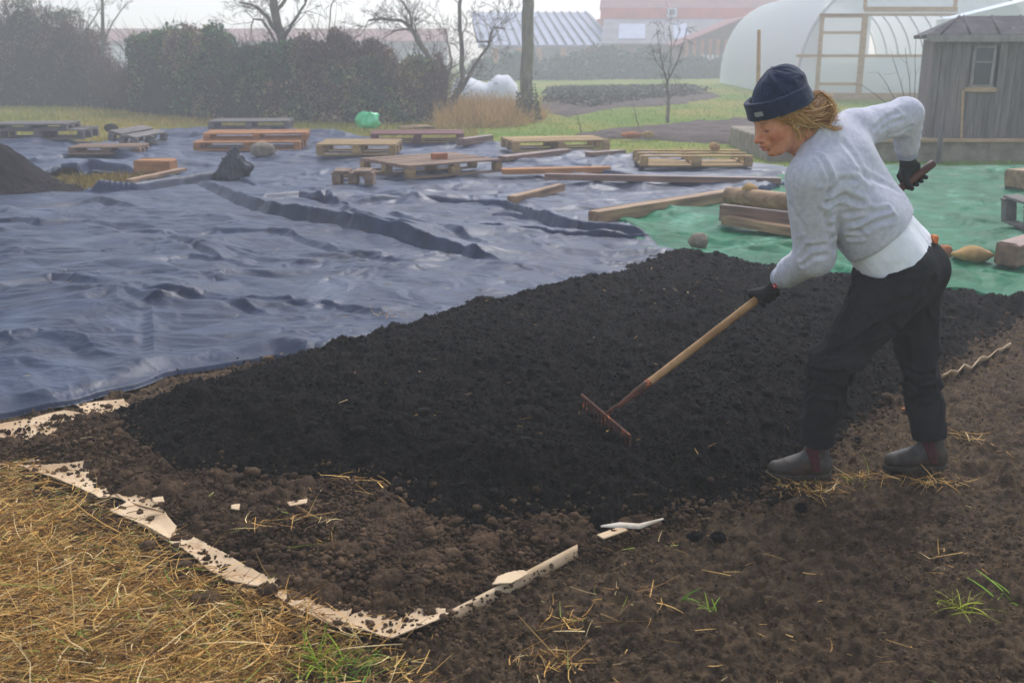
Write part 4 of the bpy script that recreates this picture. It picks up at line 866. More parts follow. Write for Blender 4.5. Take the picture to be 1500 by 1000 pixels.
while x < xl_+wd_:
    bw = rs.uniform(.11, .16); x1 = min(x+bw, xl_+wd_); f = (x-xl_)/wd_; 
    sh = 0.04*(1-f); w0, w1 = P(1418, 120, Ys)[0], P(1443, 120, Ys)[0]; wz0, wz1 = P(1430, 128, Ys)[2], P(1430, 68, Ys)[2]
    segs = [(z0, zt)] if not (x1 > w0 and x < w1) else [(z0, wz0), (wz1, zt)]
    for (za, zb) in segs:
        xa, xb = x, x1
        if x < w0 < x1 and len(segs) == 2: pass
        mb = MB(); mb.box(((xa+xb)/2, Ys+rs.uniform(-.004, .004), (za+zb)/2), (xb-xa-.006, .022, zb-za-.004), bev=.003, jit=.002, rng=rs); mb.build('wall_board', M_shed, shed)
    x = x1
mb = MB(); mb.box((xl_+.012, Ys+.64, (z0+zt)/2), (.022, 1.22, zt-z0-.02), bev=.003); mb.build('side_wall', M_shed, shed)
mb = MB(); mb.box((xl_+wd_, Ys+.64, (z0+zt)/2), (.022, 1.22, zt-z0-.02), bev=.003); mb.build('side_wall', M_shed, shed)
mb = MB(); mb.box((xl_+wd_/2, Ys+1.26, (z0+zt)/2), (wd_, .022, zt-z0-.02), bev=.003); mb.build('back_wall', M_shed, shed)
mb = MB(); mb.box((xl_+wd_/2, Ys+.64, z0+.01), (wd_-.03, 1.2, .02)); mb.build('floor_panel', M_shed, shed)
DP = 1.25
zr = P(1430, 29, Ys+.6)[2]; e = .14; X0, X1, Y0_, Y1_ = xl_-e, xl_+wd_+e, Ys-e, Ys+DP+e
RV = np.array([(X0, Y0_, zt), (X1, Y0_, zt), (X1, Y1_, zt), (X0, Y1_, zt), (X0+.55, (Y0_+Y1_)/2, zr), (X1-.55, (Y0_+Y1_)/2, zr)])
o = mesh('roof', RV, [(0, 1, 5, 4), (1, 2, 5), (2, 3, 4, 5), (3, 0, 4)], M_roof, shed, False); md = o.modifiers.new('thickness', 'SOLIDIFY'); md.thickness = .05; md.offset = 1
for k in range(9):       # battens over the roof sheets
    f0 = (k+.5)/9; xb0 = X0+(X1-X0)*f0; xt0 = min(max(xb0, X0+.55), X1-.55)
    V, Fc = tube_geo([(xb0, Y0_, zt+.06), (xt0, (Y0_+Y1_)/2, zr+.055)], .016, 6); mesh('roof_batten', V, [tuple(f) for f in Fc], M_roof, shed)
mb = MB(); mb.box(((X0+X1)/2, Y0_-.015, zt-.01), (X1-X0, .03, .10), bev=.004); mb.build('fascia', M_trim, shed)
w0, w1 = P(1420, 120, Ys)[0], P(1443, 120, Ys)[0]; wz0, wz1 = P(1430, 126, Ys)[2], P(1430, 69, Ys)[2]
wf = MB()
for (cx, cz, ww, wh) in (((w0+w1)/2, wz1, w1-w0+.08, .045), ((w0+w1)/2, wz0, w1-w0+.12, .05), (w0-.02, (wz0+wz1)/2, .045, wz1-wz0-.06), (w1+.02, (wz0+wz1)/2, .045, wz1-wz0-.06)): wf.box((cx, Ys-.022, cz), (ww, .04, wh), bev=.004)
wn = wf.build('window', M_trim, shed)
mb = MB(); mb.box(((w0+w1)/2, Ys+.01, (wz0+wz1)/2), (w1-w0+.03, .008, wz1-wz0)); mb.build('pane', M_glass, wn)
mb = MB(); mb.box(((w0+w1)/2, Ys-.004, wz0+(wz1-wz0)*.62), (w1-w0, .018, .03)); mb.build('glazing_bar', M_trim, wn)
mb = MB(); mb.box(((w0+w1)/2, Ys-.055, wz0-.05), (w1-w0+.2, .06, .07), bev=.006); mb.build('sill', M_lumber, wn)
p0, p1 = P(1408, 209, Ys-.32), P(1411, 132, Ys-.32)
mb = MB(); mb.tube([p0, p1], .018, 6); tag(mb.build('prop_stick', M_lumber), 'thin pale stick leaning under the shed window', 'stick')
x0 = G(1098, 222)[0]; mb = MB()
mb.box(((x0+8.9)/2, 17.4, .12), (8.9-x0, 2.9, .36), bev=.02); tag(mb.build('foundation_slab', M_conc), 'pale weathered low wall of the raised plot in front of the shed', 'low wall')
mb = MB(); mb.box(((x0+8.9)/2, 15.915, .285), (8.9-x0, .09, .055), bev=.008); tag(mb.build('edging_board', M_lumber), 'yellowish board along the top of the low wall', 'board')
for (px, y0, y1, r, lab) in ((1108, 224, 44, .035, 'tall thin wooden stake standing behind the woman\'s head'), (1376, 236, 180, .045, 'short weathered post in front of the shed wall')):
    b = G(px, y0); t_ = P(px+(4 if y0 == 224 else 2), y1, b[1]); V, Fc = tube_geo([b-(0, 0, .1), (b+t_)/2+(0.004, 0, 0), t_], [r, r*.95, r*.85], 8); tag(mesh('wooden_stake', V, [tuple(f) for f in Fc], M_lumber if y0 == 224 else M_shed), lab, 'stake')
shed.rotation_euler = (0, 0, R(-14))
# ------------------------------------------------------------------ far buildings in the fog
M_redroof = mat('dull_red_roof', s2l(158, 104, 94), s2l(138, 90, 82), rough=.9, scale=1, bump=.01, bscale=5, wave=('Z', 3, 0))
M_redwall = mat('orange_red_boards', s2l(226, 88, 48), rough=.8, c2=s2l(200, 78, 44), scale=1); M_grey = mat('grey_render', s2l(140, 134, 138), s2l(116, 110, 114), rough=.9, scale=.8)
M_blueroof = mat('corrugated_sheet', (.34, .40, .56), (.26, .31, .44), rough=.5, spec=.3, scale=.7, bump=.02, bscale=2, wave=('X', 2.2, .2)); M_white = mat('white_paint', (.75, .75, .75), rough=.7)
M_orange = mat('varnished_timber', s2l(196, 132, 72), s2l(170, 108, 60), rough=.8, scale=3); M_brown = mat('brown_cladding', s2l(132, 102, 88), s2l(112, 86, 74), rough=.9, scale=1.2)
def quadbox(mb, xa, xb, ya, yb, za, zb): return mb.box(((xa+xb)/2, (ya+yb)/2, (za+zb)/2), (xb-xa, yb-ya, zb-za))
def px2x(px, Y): return P(px, 60, Y)[0]
def px2z(py, Y): return P(750, py, Y)[2]
# open barn with pale sheet roof
Yb = 80; bn = thing('open_barn', 'open timber barn with pale blue corrugated roof in the fog', 'barn', (px2x(800, Yb), Yb, 0))
a, b_, c_, d_ = (px2x(700, Yb), Yb, px2z(66, Yb)), (px2x(905, Yb), Yb, px2z(66, Yb)), (px2x(862, Yb+7), Yb+7, px2z(18, Yb+7)), (px2x(690, Yb+7), Yb+7, px2z(18, Yb+7))
o = mesh('roof', np.array([a, b_, c_, d_]), [(0, 1, 2, 3)], M_blueroof, bn, False); md = o.modifiers.new('thickness', 'SOLIDIFY'); md.thickness = .08
for k in range(15):
    f0 = (k+.5)/15; q0 = np.array(a)*(1-f0)+np.array(b_)*f0; q1 = np.array(d_)*(1-f0)+np.array(c_)*f0; V, Fc = tube_geo([q0+(0, 0, .08), q1+(0, 0, .08)], .07, 5); mesh('roof_rib', V, [tuple(f) for f in Fc], M_grey, bn)
mb = MB(); mb.box(((a[0]+b_[0])/2, Yb+.1, a[2]-.14), (b_[0]-a[0], .12, .18), bev=.01); mb.build('eave_beam', M_grey, bn)
for px in (726, 760, 790, 826, 862, 896):
    mb = MB(); mb.box((px2x(px, Yb), Yb+.2, (a[2]-.2)/2), (.45, .3, a[2]-.24), bev=.02); mb.build('post', M_orange, bn)
mb = MB(); quadbox(mb, a[0]+.2, b_[0]-.2, Yb+6.5, Yb+6.7, 0, a[2]+.6); mb.build('back_wall', M_grey, bn)
for px in (745, 775, 808, 842, 880):
    mb = MB(); quadbox(mb, px2x(px-9, Yb+1), px2x(px+9, Yb+1), Yb+6.3, Yb+6.45, .4, 1.7); mb.build('panel', M_white, bn)
for px in (775, 866, 886):
    mb = MB(); mb.box((px2x(px, Yb), Yb-.05, a[2]-.55), (.65, .4, .8), bev=.05); tag(mb.build('orange_crate', M_redwall), {775: 'orange box hanging under the barn eave next to the trunk', 866: 'orange box under the barn eave, left of the right pair', 886: 'orange box under the barn eave, right of the right pair'}[px], 'box')
# second roof to the right
Yc = 77; bn = thing('outbuilding', 'low building with pale roof windows between barn and red house', 'building', (px2x(950, Yc), Yc, 0))
V = np.array([(px2x(880, Yc), Yc, px2z(64, Yc)), (px2x(1050, Yc), Yc, px2z(64, Yc)), (px2x(1060, Yc+6), Yc+6, px2z(28, Yc+6)), (px2x(884, Yc+6), Yc+6, px2z(28, Yc+6))])
o = mesh('roof', V, [(0, 1, 2, 3)], M_grey, bn, False); md = o.modifiers.new('thickness', 'SOLIDIFY'); md.thickness = .08
mb = MB(); quadbox(mb, V[0, 0]+.1, V[1, 0]-.1, Yc+.3, Yc+5, 0, V[0, 2]-.12); mb.build('wall', M_brown, bn)
for (pa, pb_) in ((905, 945), (988, 1010)):
    q0 = V[0]+(V[1]-V[0])*((pa-880)/170); q1 = V[0]+(V[1]-V[0])*((pb_-880)/170); up_ = (V[3]-V[0])
    o = mesh('roof_light', np.array([q0+up_*.15, q1+up_*.15, q1+up_*.75, q0+up_*.75])+(0, 0, .07), [(0, 1, 2, 3)], M_blueroof, bn, False); o.modifiers.new('thickness', 'SOLIDIFY').thickness = .04
# brown gabled building
Yd = 70; bn = thing('gabled_building', 'brown clad building with sloping roof left of the polytunnel', 'building', (px2x(1045, Yd), Yd, 0))
xa, xb = px2x(1000, Yd), px2x(1085, Yd); V = np.array([(xa, Yd, 0), (xb, Yd, 0), (xb, Yd, px2z(28, Yd)), (xa, Yd, px2z(68, Yd)), (xa, Yd+6, 0), (xb, Yd+6, 0), (xb, Yd+6, px2z(28, Yd)), (xa, Yd+6, px2z(68, Yd))])
mesh('wall', V, [(0, 1, 2, 3), (4, 7, 6, 5), (0, 3, 7, 4), (1, 5, 6, 2)], M_brown, bn, False)
V2 = V[[3, 2, 6, 7]]+np.array([(-.3, -.3, .0), (.3, -.3, .05), (.3, .3, .05), (-.3, .3, 0)]); o = mesh('roof', V2, [(0, 1, 2, 3)], M_redroof, bn, False); o.modifiers.new('thickness', 'SOLIDIFY').thickness = -.12
for k in range(7):
    px = 1006+k*11.5; mb = MB(); mb.box((px2x(px, Yd), Yd-.05, 1.15), (.24, .07, 2.4), bev=.01); mb.build('batten', M_orange, bn)
for k in range(4):
    mb = MB(); mb.box((px2x(1031+k*7, Yd), Yd-.12, .6), (.2, .05, 1.5)); mb.build('paling', M_white, bn)
# big red building, only its fascia and roof foot show
Ye = 84; bn = thing('red_building', 'large red roofed building fading into the fog at the top', 'building', (px2x(1000, Ye), Ye, 0))
xa, xb = px2x(882, Ye), px2x(1200, Ye); mb = MB(); quadbox(mb, xa, xb, Ye, Ye+9, 0, px2z(26, Ye)); mb.build('wall', M_redwall, bn)
mb = MB(); quadbox(mb, xa-.2, xb+.2, Ye-.5, Ye-.2, px2z(27, Ye-.5), px2z(12, Ye-.5)); mb.build('fascia', M_redwall, bn)
V = np.array([(xa-.3, Ye-.5, px2z(12, Ye-.5)), (xb, Ye-.5, px2z(12, Ye-.5)), (xb, Ye+4, px2z(12, Ye-.5)+2.6), (xa+.4, Ye+4, px2z(12, Ye-.5)+2.6)]); o = mesh('roof', V, [(0, 1, 2, 3)], M_redroof, bn, False); o.modifiers.new('thickness', 'SOLIDIFY').thickness = .15
for (pa, pb_, ya, yb_) in ((1086, 1104, 80, 30), (974, 988, 26, 12)):
    mb = MB(); quadbox(mb, px2x(pa, Ye), px2x(pb_, Ye), Ye-.7, Ye-.55, px2z(ya, Ye), px2z(yb_, Ye)); wn = mb.build('window', M_white, bn); mb = MB(); quadbox(mb, px2x(pa+3, Ye), px2x(pb_-3, Ye), Ye-.74, Ye-.71, px2z(ya-3, Ye), px2z(yb_+3, Ye)); mb.build('pane', M_glass, wn)
# long low building behind the hedge
Yf = 84; bn = thing('long_building', 'long low building with dull red roof behind the hedge', 'building', (px2x(380, Yf), Yf, 0))
xa, xb = px2x(128, Yf), px2x(655, Yf); mb = MB(); quadbox(mb, xa+.3, xb-.3, Yf, Yf+5, 0, px2z(60, Yf)); mb.build('wall', M_grey, bn)
V = np.array([(xa, Yf-.4, px2z(60, Yf)), (xb, Yf-.4, px2z(60, Yf)), (xb, Yf+3, px2z(42, Yf+3)), (xa, Yf+3, px2z(42, Yf+3))]); o = mesh('roof', V, [(0, 1, 2, 3)], M_redroof, bn, False); o.modifiers.new('thickness', 'SOLIDIFY').thickness = .1
for px in (160, 215, 300, 345, 540, 600):
    mb = MB(); quadbox(mb, px2x(px, Yf), px2x(px+24, Yf), Yf-.08, Yf-.03, .8, px2z(68, Yf)); mb.build('window', M_white, bn)
# green plastic bag
M_bag = mat('green_plastic', s2l(40, 200, 110), s2l(120, 226, 170), rough=.3, spec=.6, scale=6)
c = G(541, 190); blob('plastic_bag', 'crumpled bright green and white plastic bag below the hedge', 'plastic bag', (c[0], c[1], .17), (.24, .14, .19), M_bag, 77, amp=.5, freq=1.9)
# ================================================================== PALLETS, BEAMS, STONES
M_pw = {k: mat('pallet_'+k, s2l(*a), s2l(*b), rough=.85, scale=7, bump=.002, bscale=30, stretch=(.35, 2, 2), rnd=.18) for k, a, b in (
    ('grey', (122, 114, 106), (96, 90, 84)), ('yellow', (186, 152, 96), (150, 122, 80)), ('orange', (190, 132, 78), (156, 104, 60)), ('red', (128, 82, 72), (104, 66, 60)), ('brown', (150, 122, 98), (120, 94, 74)))}
def rest(pts):
    """height of the far tarp under a thing lying on it"""
    q = np.array(pts); x_, y_ = q[:, 0].copy(), q[:, 1].copy(); on = sdpoly(x_, y_, GREEN) > sdpoly(x_, y_, FAR)
    return float(np.quantile(np.where(on, green_z(x_, y_), far_z(x_, y_)), .75))
def pallet(label, a, b, W, k='grey', seed=0, boards=6, tilt=0, H=.144, name='pallet', flip=False, z=.03, kb=None, group='wooden pallets on the far tarp', Lf=None, roll=0):
    """a, b: pixels of the near bottom edge's two ends"""
    rs = random.Random(seed); A, B = G(*a), G(*b); A[2] = B[2] = 0; d = B-A; L = Lf or float(np.hypot(d[0], d[1])); ang = math.atan2(d[1], d[0])
    nv = np.array([-math.sin(ang), math.cos(ang)]); z += rest([A[:2]+d[:2]*f_+nv*W*g_ for f_ in (0, .5, 1) for g_ in (0, .5, 1)])-.02
    t = thing(name, label, 'pallet', (A[0], A[1], z), ang, group); t.rotation_euler = (tilt, roll, ang); m = M_pw[k]; mbk = M_pw[kb or k]; bt = .022
    j = lambda: rs.uniform(-.006, .006)
    zt_ = H-bt/2; zlow = bt/2
    if flip: zt_, zlow = zlow, zt_
    for i in range(boards):
        bw = W/boards*rs.uniform(.68, .86); mb = MB(); mb.box((L/2+j(), (i+.5)*W/boards+j(), zt_+.022*(1 if not flip else 0)), (L, bw, bt), rz=rs.uniform(-.006, .006), bev=.003, jit=.003, rng=rs); mb.build('deck_board', m, t, local=True)
    for i in range(3):
        x = .05+(L-.1)*i/2
        mb = MB(); mb.box((x, W/2, zt_-(.0 if not flip else -.022)), (.095, W, .02), bev=.003); mb.build('cross_board', m, t, local=True)
        for q in range(3):
            mb = MB(); mb.box((x+j(), .06+(W-.12)*q/2, H/2), (.11 if i != 1 else .13, .1, H-2*bt-.004), bev=.006, jit=.002, rng=rs); mb.build('block', mbk, t, local=True)
    for q in range(3):
        mb = MB(); mb.box((L/2, .06+(W-.12)*q/2, zlow), (L, .095, bt), bev=.003); mb.build('skid', m, t, local=True)
    return t
pallet('long grey pallet at the far left of the tarp', (-12, 219), (124, 218), .9, 'grey', 1)
pallet('second grey pallet lying on top of the long grey pallet at far left', (-14, 219), (100, 218), .85, 'grey', 2, z=.18, H=.10)
pallet('small dark broken pallet standing tilted near the left pallets', (200, 224), (246, 214), .5, 'grey', 3, boards=2, tilt=.25)
pallet('pale pallet half sunk in the tarp folds at left', (102, 240), (206, 239), .6, 'brown', 4, H=.09, z=-.01)
pallet('faint grey pallet furthest back at the left, by the hedge', (306, 199), (424, 198), 1.0, 'grey', 5)
pallet('orange pallet, lower one of the pair behind the tarp bundle', (284, 228), (440, 227), .9, 'orange', 6, H=.12)
pallet('orange pallet, upper one of the pair behind the tarp bundle', (300, 226), (452, 224), .8, 'orange', 7, z=.16, H=.10)
pallet('yellow wooden pallet left of the dark red pallet', (464, 240), (580, 240), .95, 'yellow', 8, boards=5, z=.04)
pallet('dark red pallet nearest the green plastic bag', (543, 219), (680, 218), 1.0, 'red', 9, z=.03)
pallet('large yellow brown pallet in the middle of the tarp with a brick on it', (600, 274), (736, 262), 1.25, 'brown', 10, boards=7, z=.02, kb='yellow', tilt=0)
pallet('broken pallet end lying against the large middle pallet', (548, 281), (562, 262), .5, 'brown', 11, boards=2, z=.03, Lf=.35, group=None)
pallet('yellow pallet at the back right with open slats', (752, 233), (893, 230), 1.0, 'yellow', 12, boards=4, z=.03)
pallet('upturned pallet with blocks pointing up, behind the long planks', (938, 254), (1102, 254), .95, 'yellow', 13, boards=5, flip=True, z=.03, H=.15)
pallet('dark tipped pallet at the right edge on the green tarp', (1462, 340), (1540, 374), .7, 'grey', 14, boards=4, z=.05, H=.22, tilt=.1)
def beam(label, a, b, wd, h, m, seed=0, name='timber_beam', z=.02, group='loose timbers on the tarps', cat='beam', rise=0):
    rs = random.Random(seed); A, B = G(*a), G(*b); A[2] = B[2] = 0; d = B-A; L = float(np.hypot(d[0], d[1])); mb = MB()
    z += rest([A[:2]+d[:2]*f_ for f_ in (0, .25, .5, .75, 1)])-.02
    mb.box((0, 0, 0), (L, wd, h), bev=min(wd, h)*.08, jit=min(wd, h)*.05, rng=rs); o = mb.build(name, m, None); c = (A+B)/2
    o.location = (c[0], c[1], z+h/2); o.rotation_euler = (0, rise, math.atan2(d[1], d[0])); return tag(o, label, cat, group)
M_wet = mat('wet_timber', s2l(150, 112, 88), s2l(112, 84, 68), rough=.5, scale=5, bump=.002, bscale=30, stretch=(.3, 3, 3), spec=.5, c3=s2l(92, 70, 58), s3=2, sh3=(.55, .7))
M_fence = mat('tan_timber', s2l(176, 140, 100), s2l(128, 98, 70), rough=.7, scale=5, bump=.003, bscale=24, stretch=(.3, 3, 3), c3=s2l(96, 72, 52), s3=1.6, sh3=(.55, .7))
beam('short squared timber lying on its own in the middle of the tarp', (749, 309), (822, 289), .10, .08, M_fence, 1)
beam('long squared beam on the seam between black and green tarps', (868, 338), (1088, 300), .13, .12, M_fence, 2)
beam('very long thin plank ending behind the woman\'s elbow', (798, 275), (1142, 282), .12, .07, M_wet, 3, z=.04)
beam('orange brown plank with rounded end left of the very long plank', (735, 266), (893, 263), .14, .07, M_pw['orange'], 4)
beam('plank running back right from the large middle pallet', (735, 245), (832, 233), .16, .07, M_wet, 5)
beam('thin plank stuck out to the left of the large middle pallet', (495, 273), (565, 266), .10, .04, M_fence, 6, z=.05)
beam('short round edged log right of the dark red pallet', (674, 222), (718, 216), .14, .12, M_wet, 7)
beam('short plank to the right of the back yellow pallet', (862, 238), (911, 234), .18, .06, M_wet, 8)
beam('yellow plank laid along the gap by the compost heap', (190, 276), (270, 258), .10, .05, M_fence, 9)
beam('orange block half under the folded tarp at left', (203, 257), (256, 257), .30, .16, M_pw['orange'], 10, z=.0)
beam('squared beam end at the right edge beside the yellow stone', (1470, 403), (1560, 372), .17, .17, M_wet, 11)
beam('tan boards stacked at the far right edge of the green tarp', (1486, 288), (1580, 280), .35, .20, M_fence, 12)
beam('lower board of the timber bundle on the green tarp', (1062, 344), (1250, 378), .13, .08, M_fence, 13)
beam('second board of the timber bundle lying behind the lower board', (1058, 338), (1262, 368), .14, .15, M_wet, 15)
A, B = G(1062, 342)+(0, .05, .24), G(1270, 372)+(0, .1, .24); zr_ = rest([A[:2], B[:2], (A[:2]+B[:2])/2]); A[2] += zr_; B[2] += zr_
V, Fc = tube_geo([A+(B-A)*k for k in (0, .01, .3, .6, 1)], [.06, .078, .08, .078, .074], 14); tag(mesh('round_post', V, [tuple(f) for f in Fc], M_fence), 'round brown fence post on top of the timber bundle', 'post', 'loose timbers on the tarps')
M_stone = mat('grey_stone', s2l(150, 136, 112), s2l(112, 100, 84), rough=.85, scale=9, bump=.004, bscale=24); M_ystone = mat('yellow_stone', s2l(190, 150, 84), s2l(150, 118, 74), rough=.85, scale=9, bump=.004, bscale=24)
M_brick = mat('orange_brick', s2l(186, 112, 60), s2l(150, 92, 56), rough=.85, scale=9, bump=.003, bscale=30)
for i, (px, py, r, m, lab) in enumerate([(1021, 370, (.075, .07, .075), M_stone, 'round grey brown stone holding down the green tarp'), (1421, 396, (.15, .08, .06), M_ystone, 'flat yellow stone on the green tarp behind the woman'),
        (1382, 388, (.055, .06, .07), M_brick, 'orange stone just behind the woman\'s hip'), (165, 201, (.13, .09, .08), M_core, 'dark lump on the tarp edge by the yellow grass'),
        (385, 236, (.18, .12, .13), M_stone, 'grey stone lying against the orange pallets'), (1100, 322, (.07, .06, .06), M_ystone, 'mossy lump on the round post'),         (925, 204, (.2, .1, .06), M_brick, 'orange heap at the edge of the grey bed, left of the pale one'), (948, 204, (.12, .09, .06), M_ystone, 'pale yellow lump at the edge of the grey bed'), (1045, 238, (.08, .07, .055), M_ystone, 'small yellowish lump on the upturned pallet')]):
    c = G(px, py); z = rest([c[:2]])+r[2]*.7
    if py == 322: c = G(1096, 346)+(0, .05, 0); z = rest([c[:2]])+.36
    if py == 238: c = G(1045, 248); z = rest([c[:2]])+.24
    blob('stone', lab, 'stone', (c[0], c[1], z), r, m, 60+i, group='stones lying about', amp=.3, freq=1.4)
beam('orange brick lying on the large middle pallet', (634, 262), (655, 261), .11, .09, M_brick, 14, name='brick', z=.18, group=None, cat='brick')
blob('wood_scrap', 'curved yellow twig arch in front of the hedge', 'wood scrap', (G(612, 190)[0], G(612, 190)[1], .03), (.35, .1, .06), M_fence, 83, amp=.6)
# ================================================================== PERSON AND RAKE
def nrm(v): v = np.asarray(v, float); return v/np.linalg.norm(v)
rake_c = P(889, 608, 3.88); end_h = P(1367, 239, 4.08)
hax = nrm(end_h-rake_c)
def on_handle(px):                                   # point of the handle seen at column px
    ts = np.linspace(0, 1, 2001); pp = rake_c+(end_h-rake_c)*ts[:, None]
    q = pp-np.array([0, 0, CAMH]); dep = q[:, 1]*cp-q[:, 2]*sp; u = 750+F*q[:, 0]/dep
    return pp[np.argmin(np.abs(u-px))]
hL, hR = on_handle(1121), on_handle(1340)
shL = P(1188, 262, 3.64); shR = P(1252, 190, 3.90)
elL = P(1192, 374, 3.70); elR = P(1326, 170, 4.02)
wrL = P(1146, 406, hL[1]-.07); wrR = P(1329, 222, hR[1]+.02)
neckB = P(1200, 196, 3.77); chest = P(1222, 248, 3.77); waist = P(1278, 322, 3.76); pelv = P(1322, 388, 3.75)
hipL = P(1305, 420, 3.67); hipR = P(1336, 408, 3.83)
knL = P(1219, 535, 3.60); knR = P(1344, 520, 3.82); anL = P(1192, 668, 3.69); anR = P(1362, 660, 3.78)
hd = P(1142, 172, 3.73)
latC = nrm(shL-shR); latP = nrm(hipL-hipR); spine = nrm(neckB-pelv)
front = nrm(np.cross(spine, latC)); 
if front[0] > 0: front = -front
root = np.array([(anL[0]+anR[0])/2, (anL[1]+anR[1])/2, 0.0])
per = thing('person', 'woman in grey sweatshirt, black trousers and navy beanie bending forward to rake the compost', 'person', root)
# head frame: f forward, s towards her left (camera side), u crown
yaw, pit = R(17), R(27)
f0 = np.array([-math.cos(yaw), -math.sin(yaw), 0]); up0 = np.array([0, 0, 1.0])
hf = f0*math.cos(pit)-up0*math.sin(pit); hu = up0*math.cos(pit)+f0*math.sin(pit); hs_ = np.cross(hu, hf); hs_ = nrm(hs_)
HM = np.stack([hf, hs_, hu], 1)                       # columns
def HL(p): return (p-hd)@HM
def HW(q): return np.asarray(q, float)@HM.T+hd
neck_l = HL(neckB[None])[0]
def head_sdf(q):
    d = el(q, (-.012, 0, .03), (.096, .075, .092))
    d = smin(d, el(q, (.026, 0, -.028), (.064, .057, .086)), .03)
    for s in (-1, 1):
        d = smin(d, rc(q, (-.004, s*.052, -.045), (.052, s*.022, -.094), .022, .020), .03)
        d = smin(d, el(q, (.050, s*.036, -.028), (.032, .026, .030)), .02)
        d = smin(d, rc(q, (.074, s*.008, .020), (.066, s*.045, .018), .012, .010), .014)
    d = smin(d, el(q, (.070, 0, -.098), (.020, .022, .017)), .016)
    for s in (-1, 1):
        d = smax(d, -el(q, (.096, s*.031, -.001), (.018, .019, .0125)), .010)
        d = smin(d, el(q, (.070, s*.032, -.001), (.0145, .0165, .0125)), .004)
    d = smin(d, rc(q, (.084, 0, .010), (.108, 0, -.030), .0085, .0105), .012)
    d = smin(d, el(q, (.112, 0, -.034), (.011, .0105, .010)), .006)
    for s in (-1, 1): d = smin(d, el(q, (.099, s*.0125, -.037), (.0105, .007, .0075)), .005)
    d = smin(d, el(q, (.088, 0, -.058), (.014, .026, .020)), .012)
    d = smin(d, el(q, (.1005, 0, -.0605), (.0075, .0205, .0055)), .004)
    d = smin(d, el(q, (.0985, 0, -.0735), (.0080, .0180, .0065)), .004)
    d = smax(d, -el(q, (.106, 0, -.0665), (.012, .0175, .0018)), .003)
    for s in (-1, 1):
        d = smin(d, el(q, (-.008, s*.077, -.006), (.018, .007, .030)), .006)
        d = smax(d, -el(q, (-.002, s*.085, -.004), (.010, .005, .018)), .004)
    return d
hemLp0 = P(1196, 648, 3.685); hemRp0 = P(1362, 645, 3.785)
bodyprims = [(neckB-(0, 0, .02), chest, .06, .10), (chest+latC*.08, chest-latC*.08, .09), (chest, waist, .10, .09), (waist, pelv, .09, .10), (hipL, hipR, .085),
    (shL, chest+latC*.08, .05, .08), (shR, chest-latC*.08, .05, .08), (shL, elL, .045, .036), (elL, wrL, .036, .026), (shR, elR, .045, .036), (elR, wrR, .036, .026),
    (hipL, knL, .065, .05), (knL, anL+(hemLp0-anL)*.55, .048, .026), (hipR, knR, .065, .05), (knR, anR+(hemRp0-anR)*.55, .048, .026), (wrL, hL+(wrL-hL)*.6, .02, .014), (wrR, hR+(wrR-hR)*.6, .02, .014)]
foot_dir = {}
def body_sdf(p):
    q = HL(p); dh = head_sdf(q)
    db = U(p, bodyprims, .03)
    dn = rc(p, HW((-.028, 0, -.05)), neckB, .054, .062); dn = smin(dn, rc(p, HW((-.0, 0, -.075)), chest, .040, .05), .03)
    return smin(smin(dh, dn, .022), db, .04)
def axis(lo, hi, flo, fhi, hc=.014, hf_=.0032):
    a = np.arange(lo, flo, hc); b = np.arange(flo, fhi, hf_); c = np.arange(fhi, hi+hc, hc); return np.concatenate([a, b, c])
allp = np.array([shL, shR, elL, elR, wrL, wrR, hL, hR, pelv, hipL, hipR, knL, knR, anL, anR, hd]); lo = allp.min(0)-.2; hi = allp.max(0)+.2
hb0, hb1 = hd-.17, hd+.15
V, Q = surf(body_sdf, None, None, 0, axes=[axis(lo[0], hi[0], hb0[0], hb1[0]), axis(lo[1], hi[1], hb0[1]+.02, hb1[1]), axis(.03, hi[2], hb0[2], hb1[2])])
V = relax(V, Q, 1, .4)
q = HL(V); skin = np.array(s2l(222, 156, 126)); cc = np.tile(skin, (len(V), 1))
def tint(c, q, ctr, r, amt):
    k = np.exp(-(((q-np.array(ctr))/np.array(r))**2).sum(1))[:, None]*amt; return c*(1-k)+np.array(col_)*k
col_ = s2l(210, 104, 82)
for s in (-1, 1): cc = tint(cc, q, (.055, s*.045, -.035), (.03, .022, .024), .75)
cc = tint(cc, q, (.112, 0, -.034), (.012, .016, .012), .65); col_ = s2l(232, 186, 160); cc = tint(cc, q, (.07, 0, .04), (.05, .05, .03), .5)
col_ = s2l(176, 74, 70); cc = tint(cc, q, (.104, 0, -.0605), (.012, .019, .0048), .95); cc = tint(cc, q, (.102, 0, -.0735), (.012, .017, .0055), .95)
col_ = s2l(70, 24, 24); cc = tint(cc, q, (.104, 0, -.0668), (.014, .018, .0016), .95)
for s in (-1, 1):
    col_ = s2l(60, 38, 30); cc = tint(cc, q, (.085, s*.033, -.0090), (.02, .0150, .0036), .97)       # lashes of lowered lids
    col_ = s2l(150, 106, 76); cc = tint(cc, q, (.085, s*.034, .0215), (.03, .0185, .0036), .85)       # brows
    col_ = s2l(190, 120, 104); cc = tint(cc, q, (.080, s*.033, .001), (.02, .015, .006), .5)
M_skin = mat('skin', (1.0, .98, .96), (.88, .82, .78), rough=.5, scale=70, spec=.4, attr=True, bump=.0005, bscale=260, sub=.12)
mesh('body', V, Q, M_skin, per, True, cc)
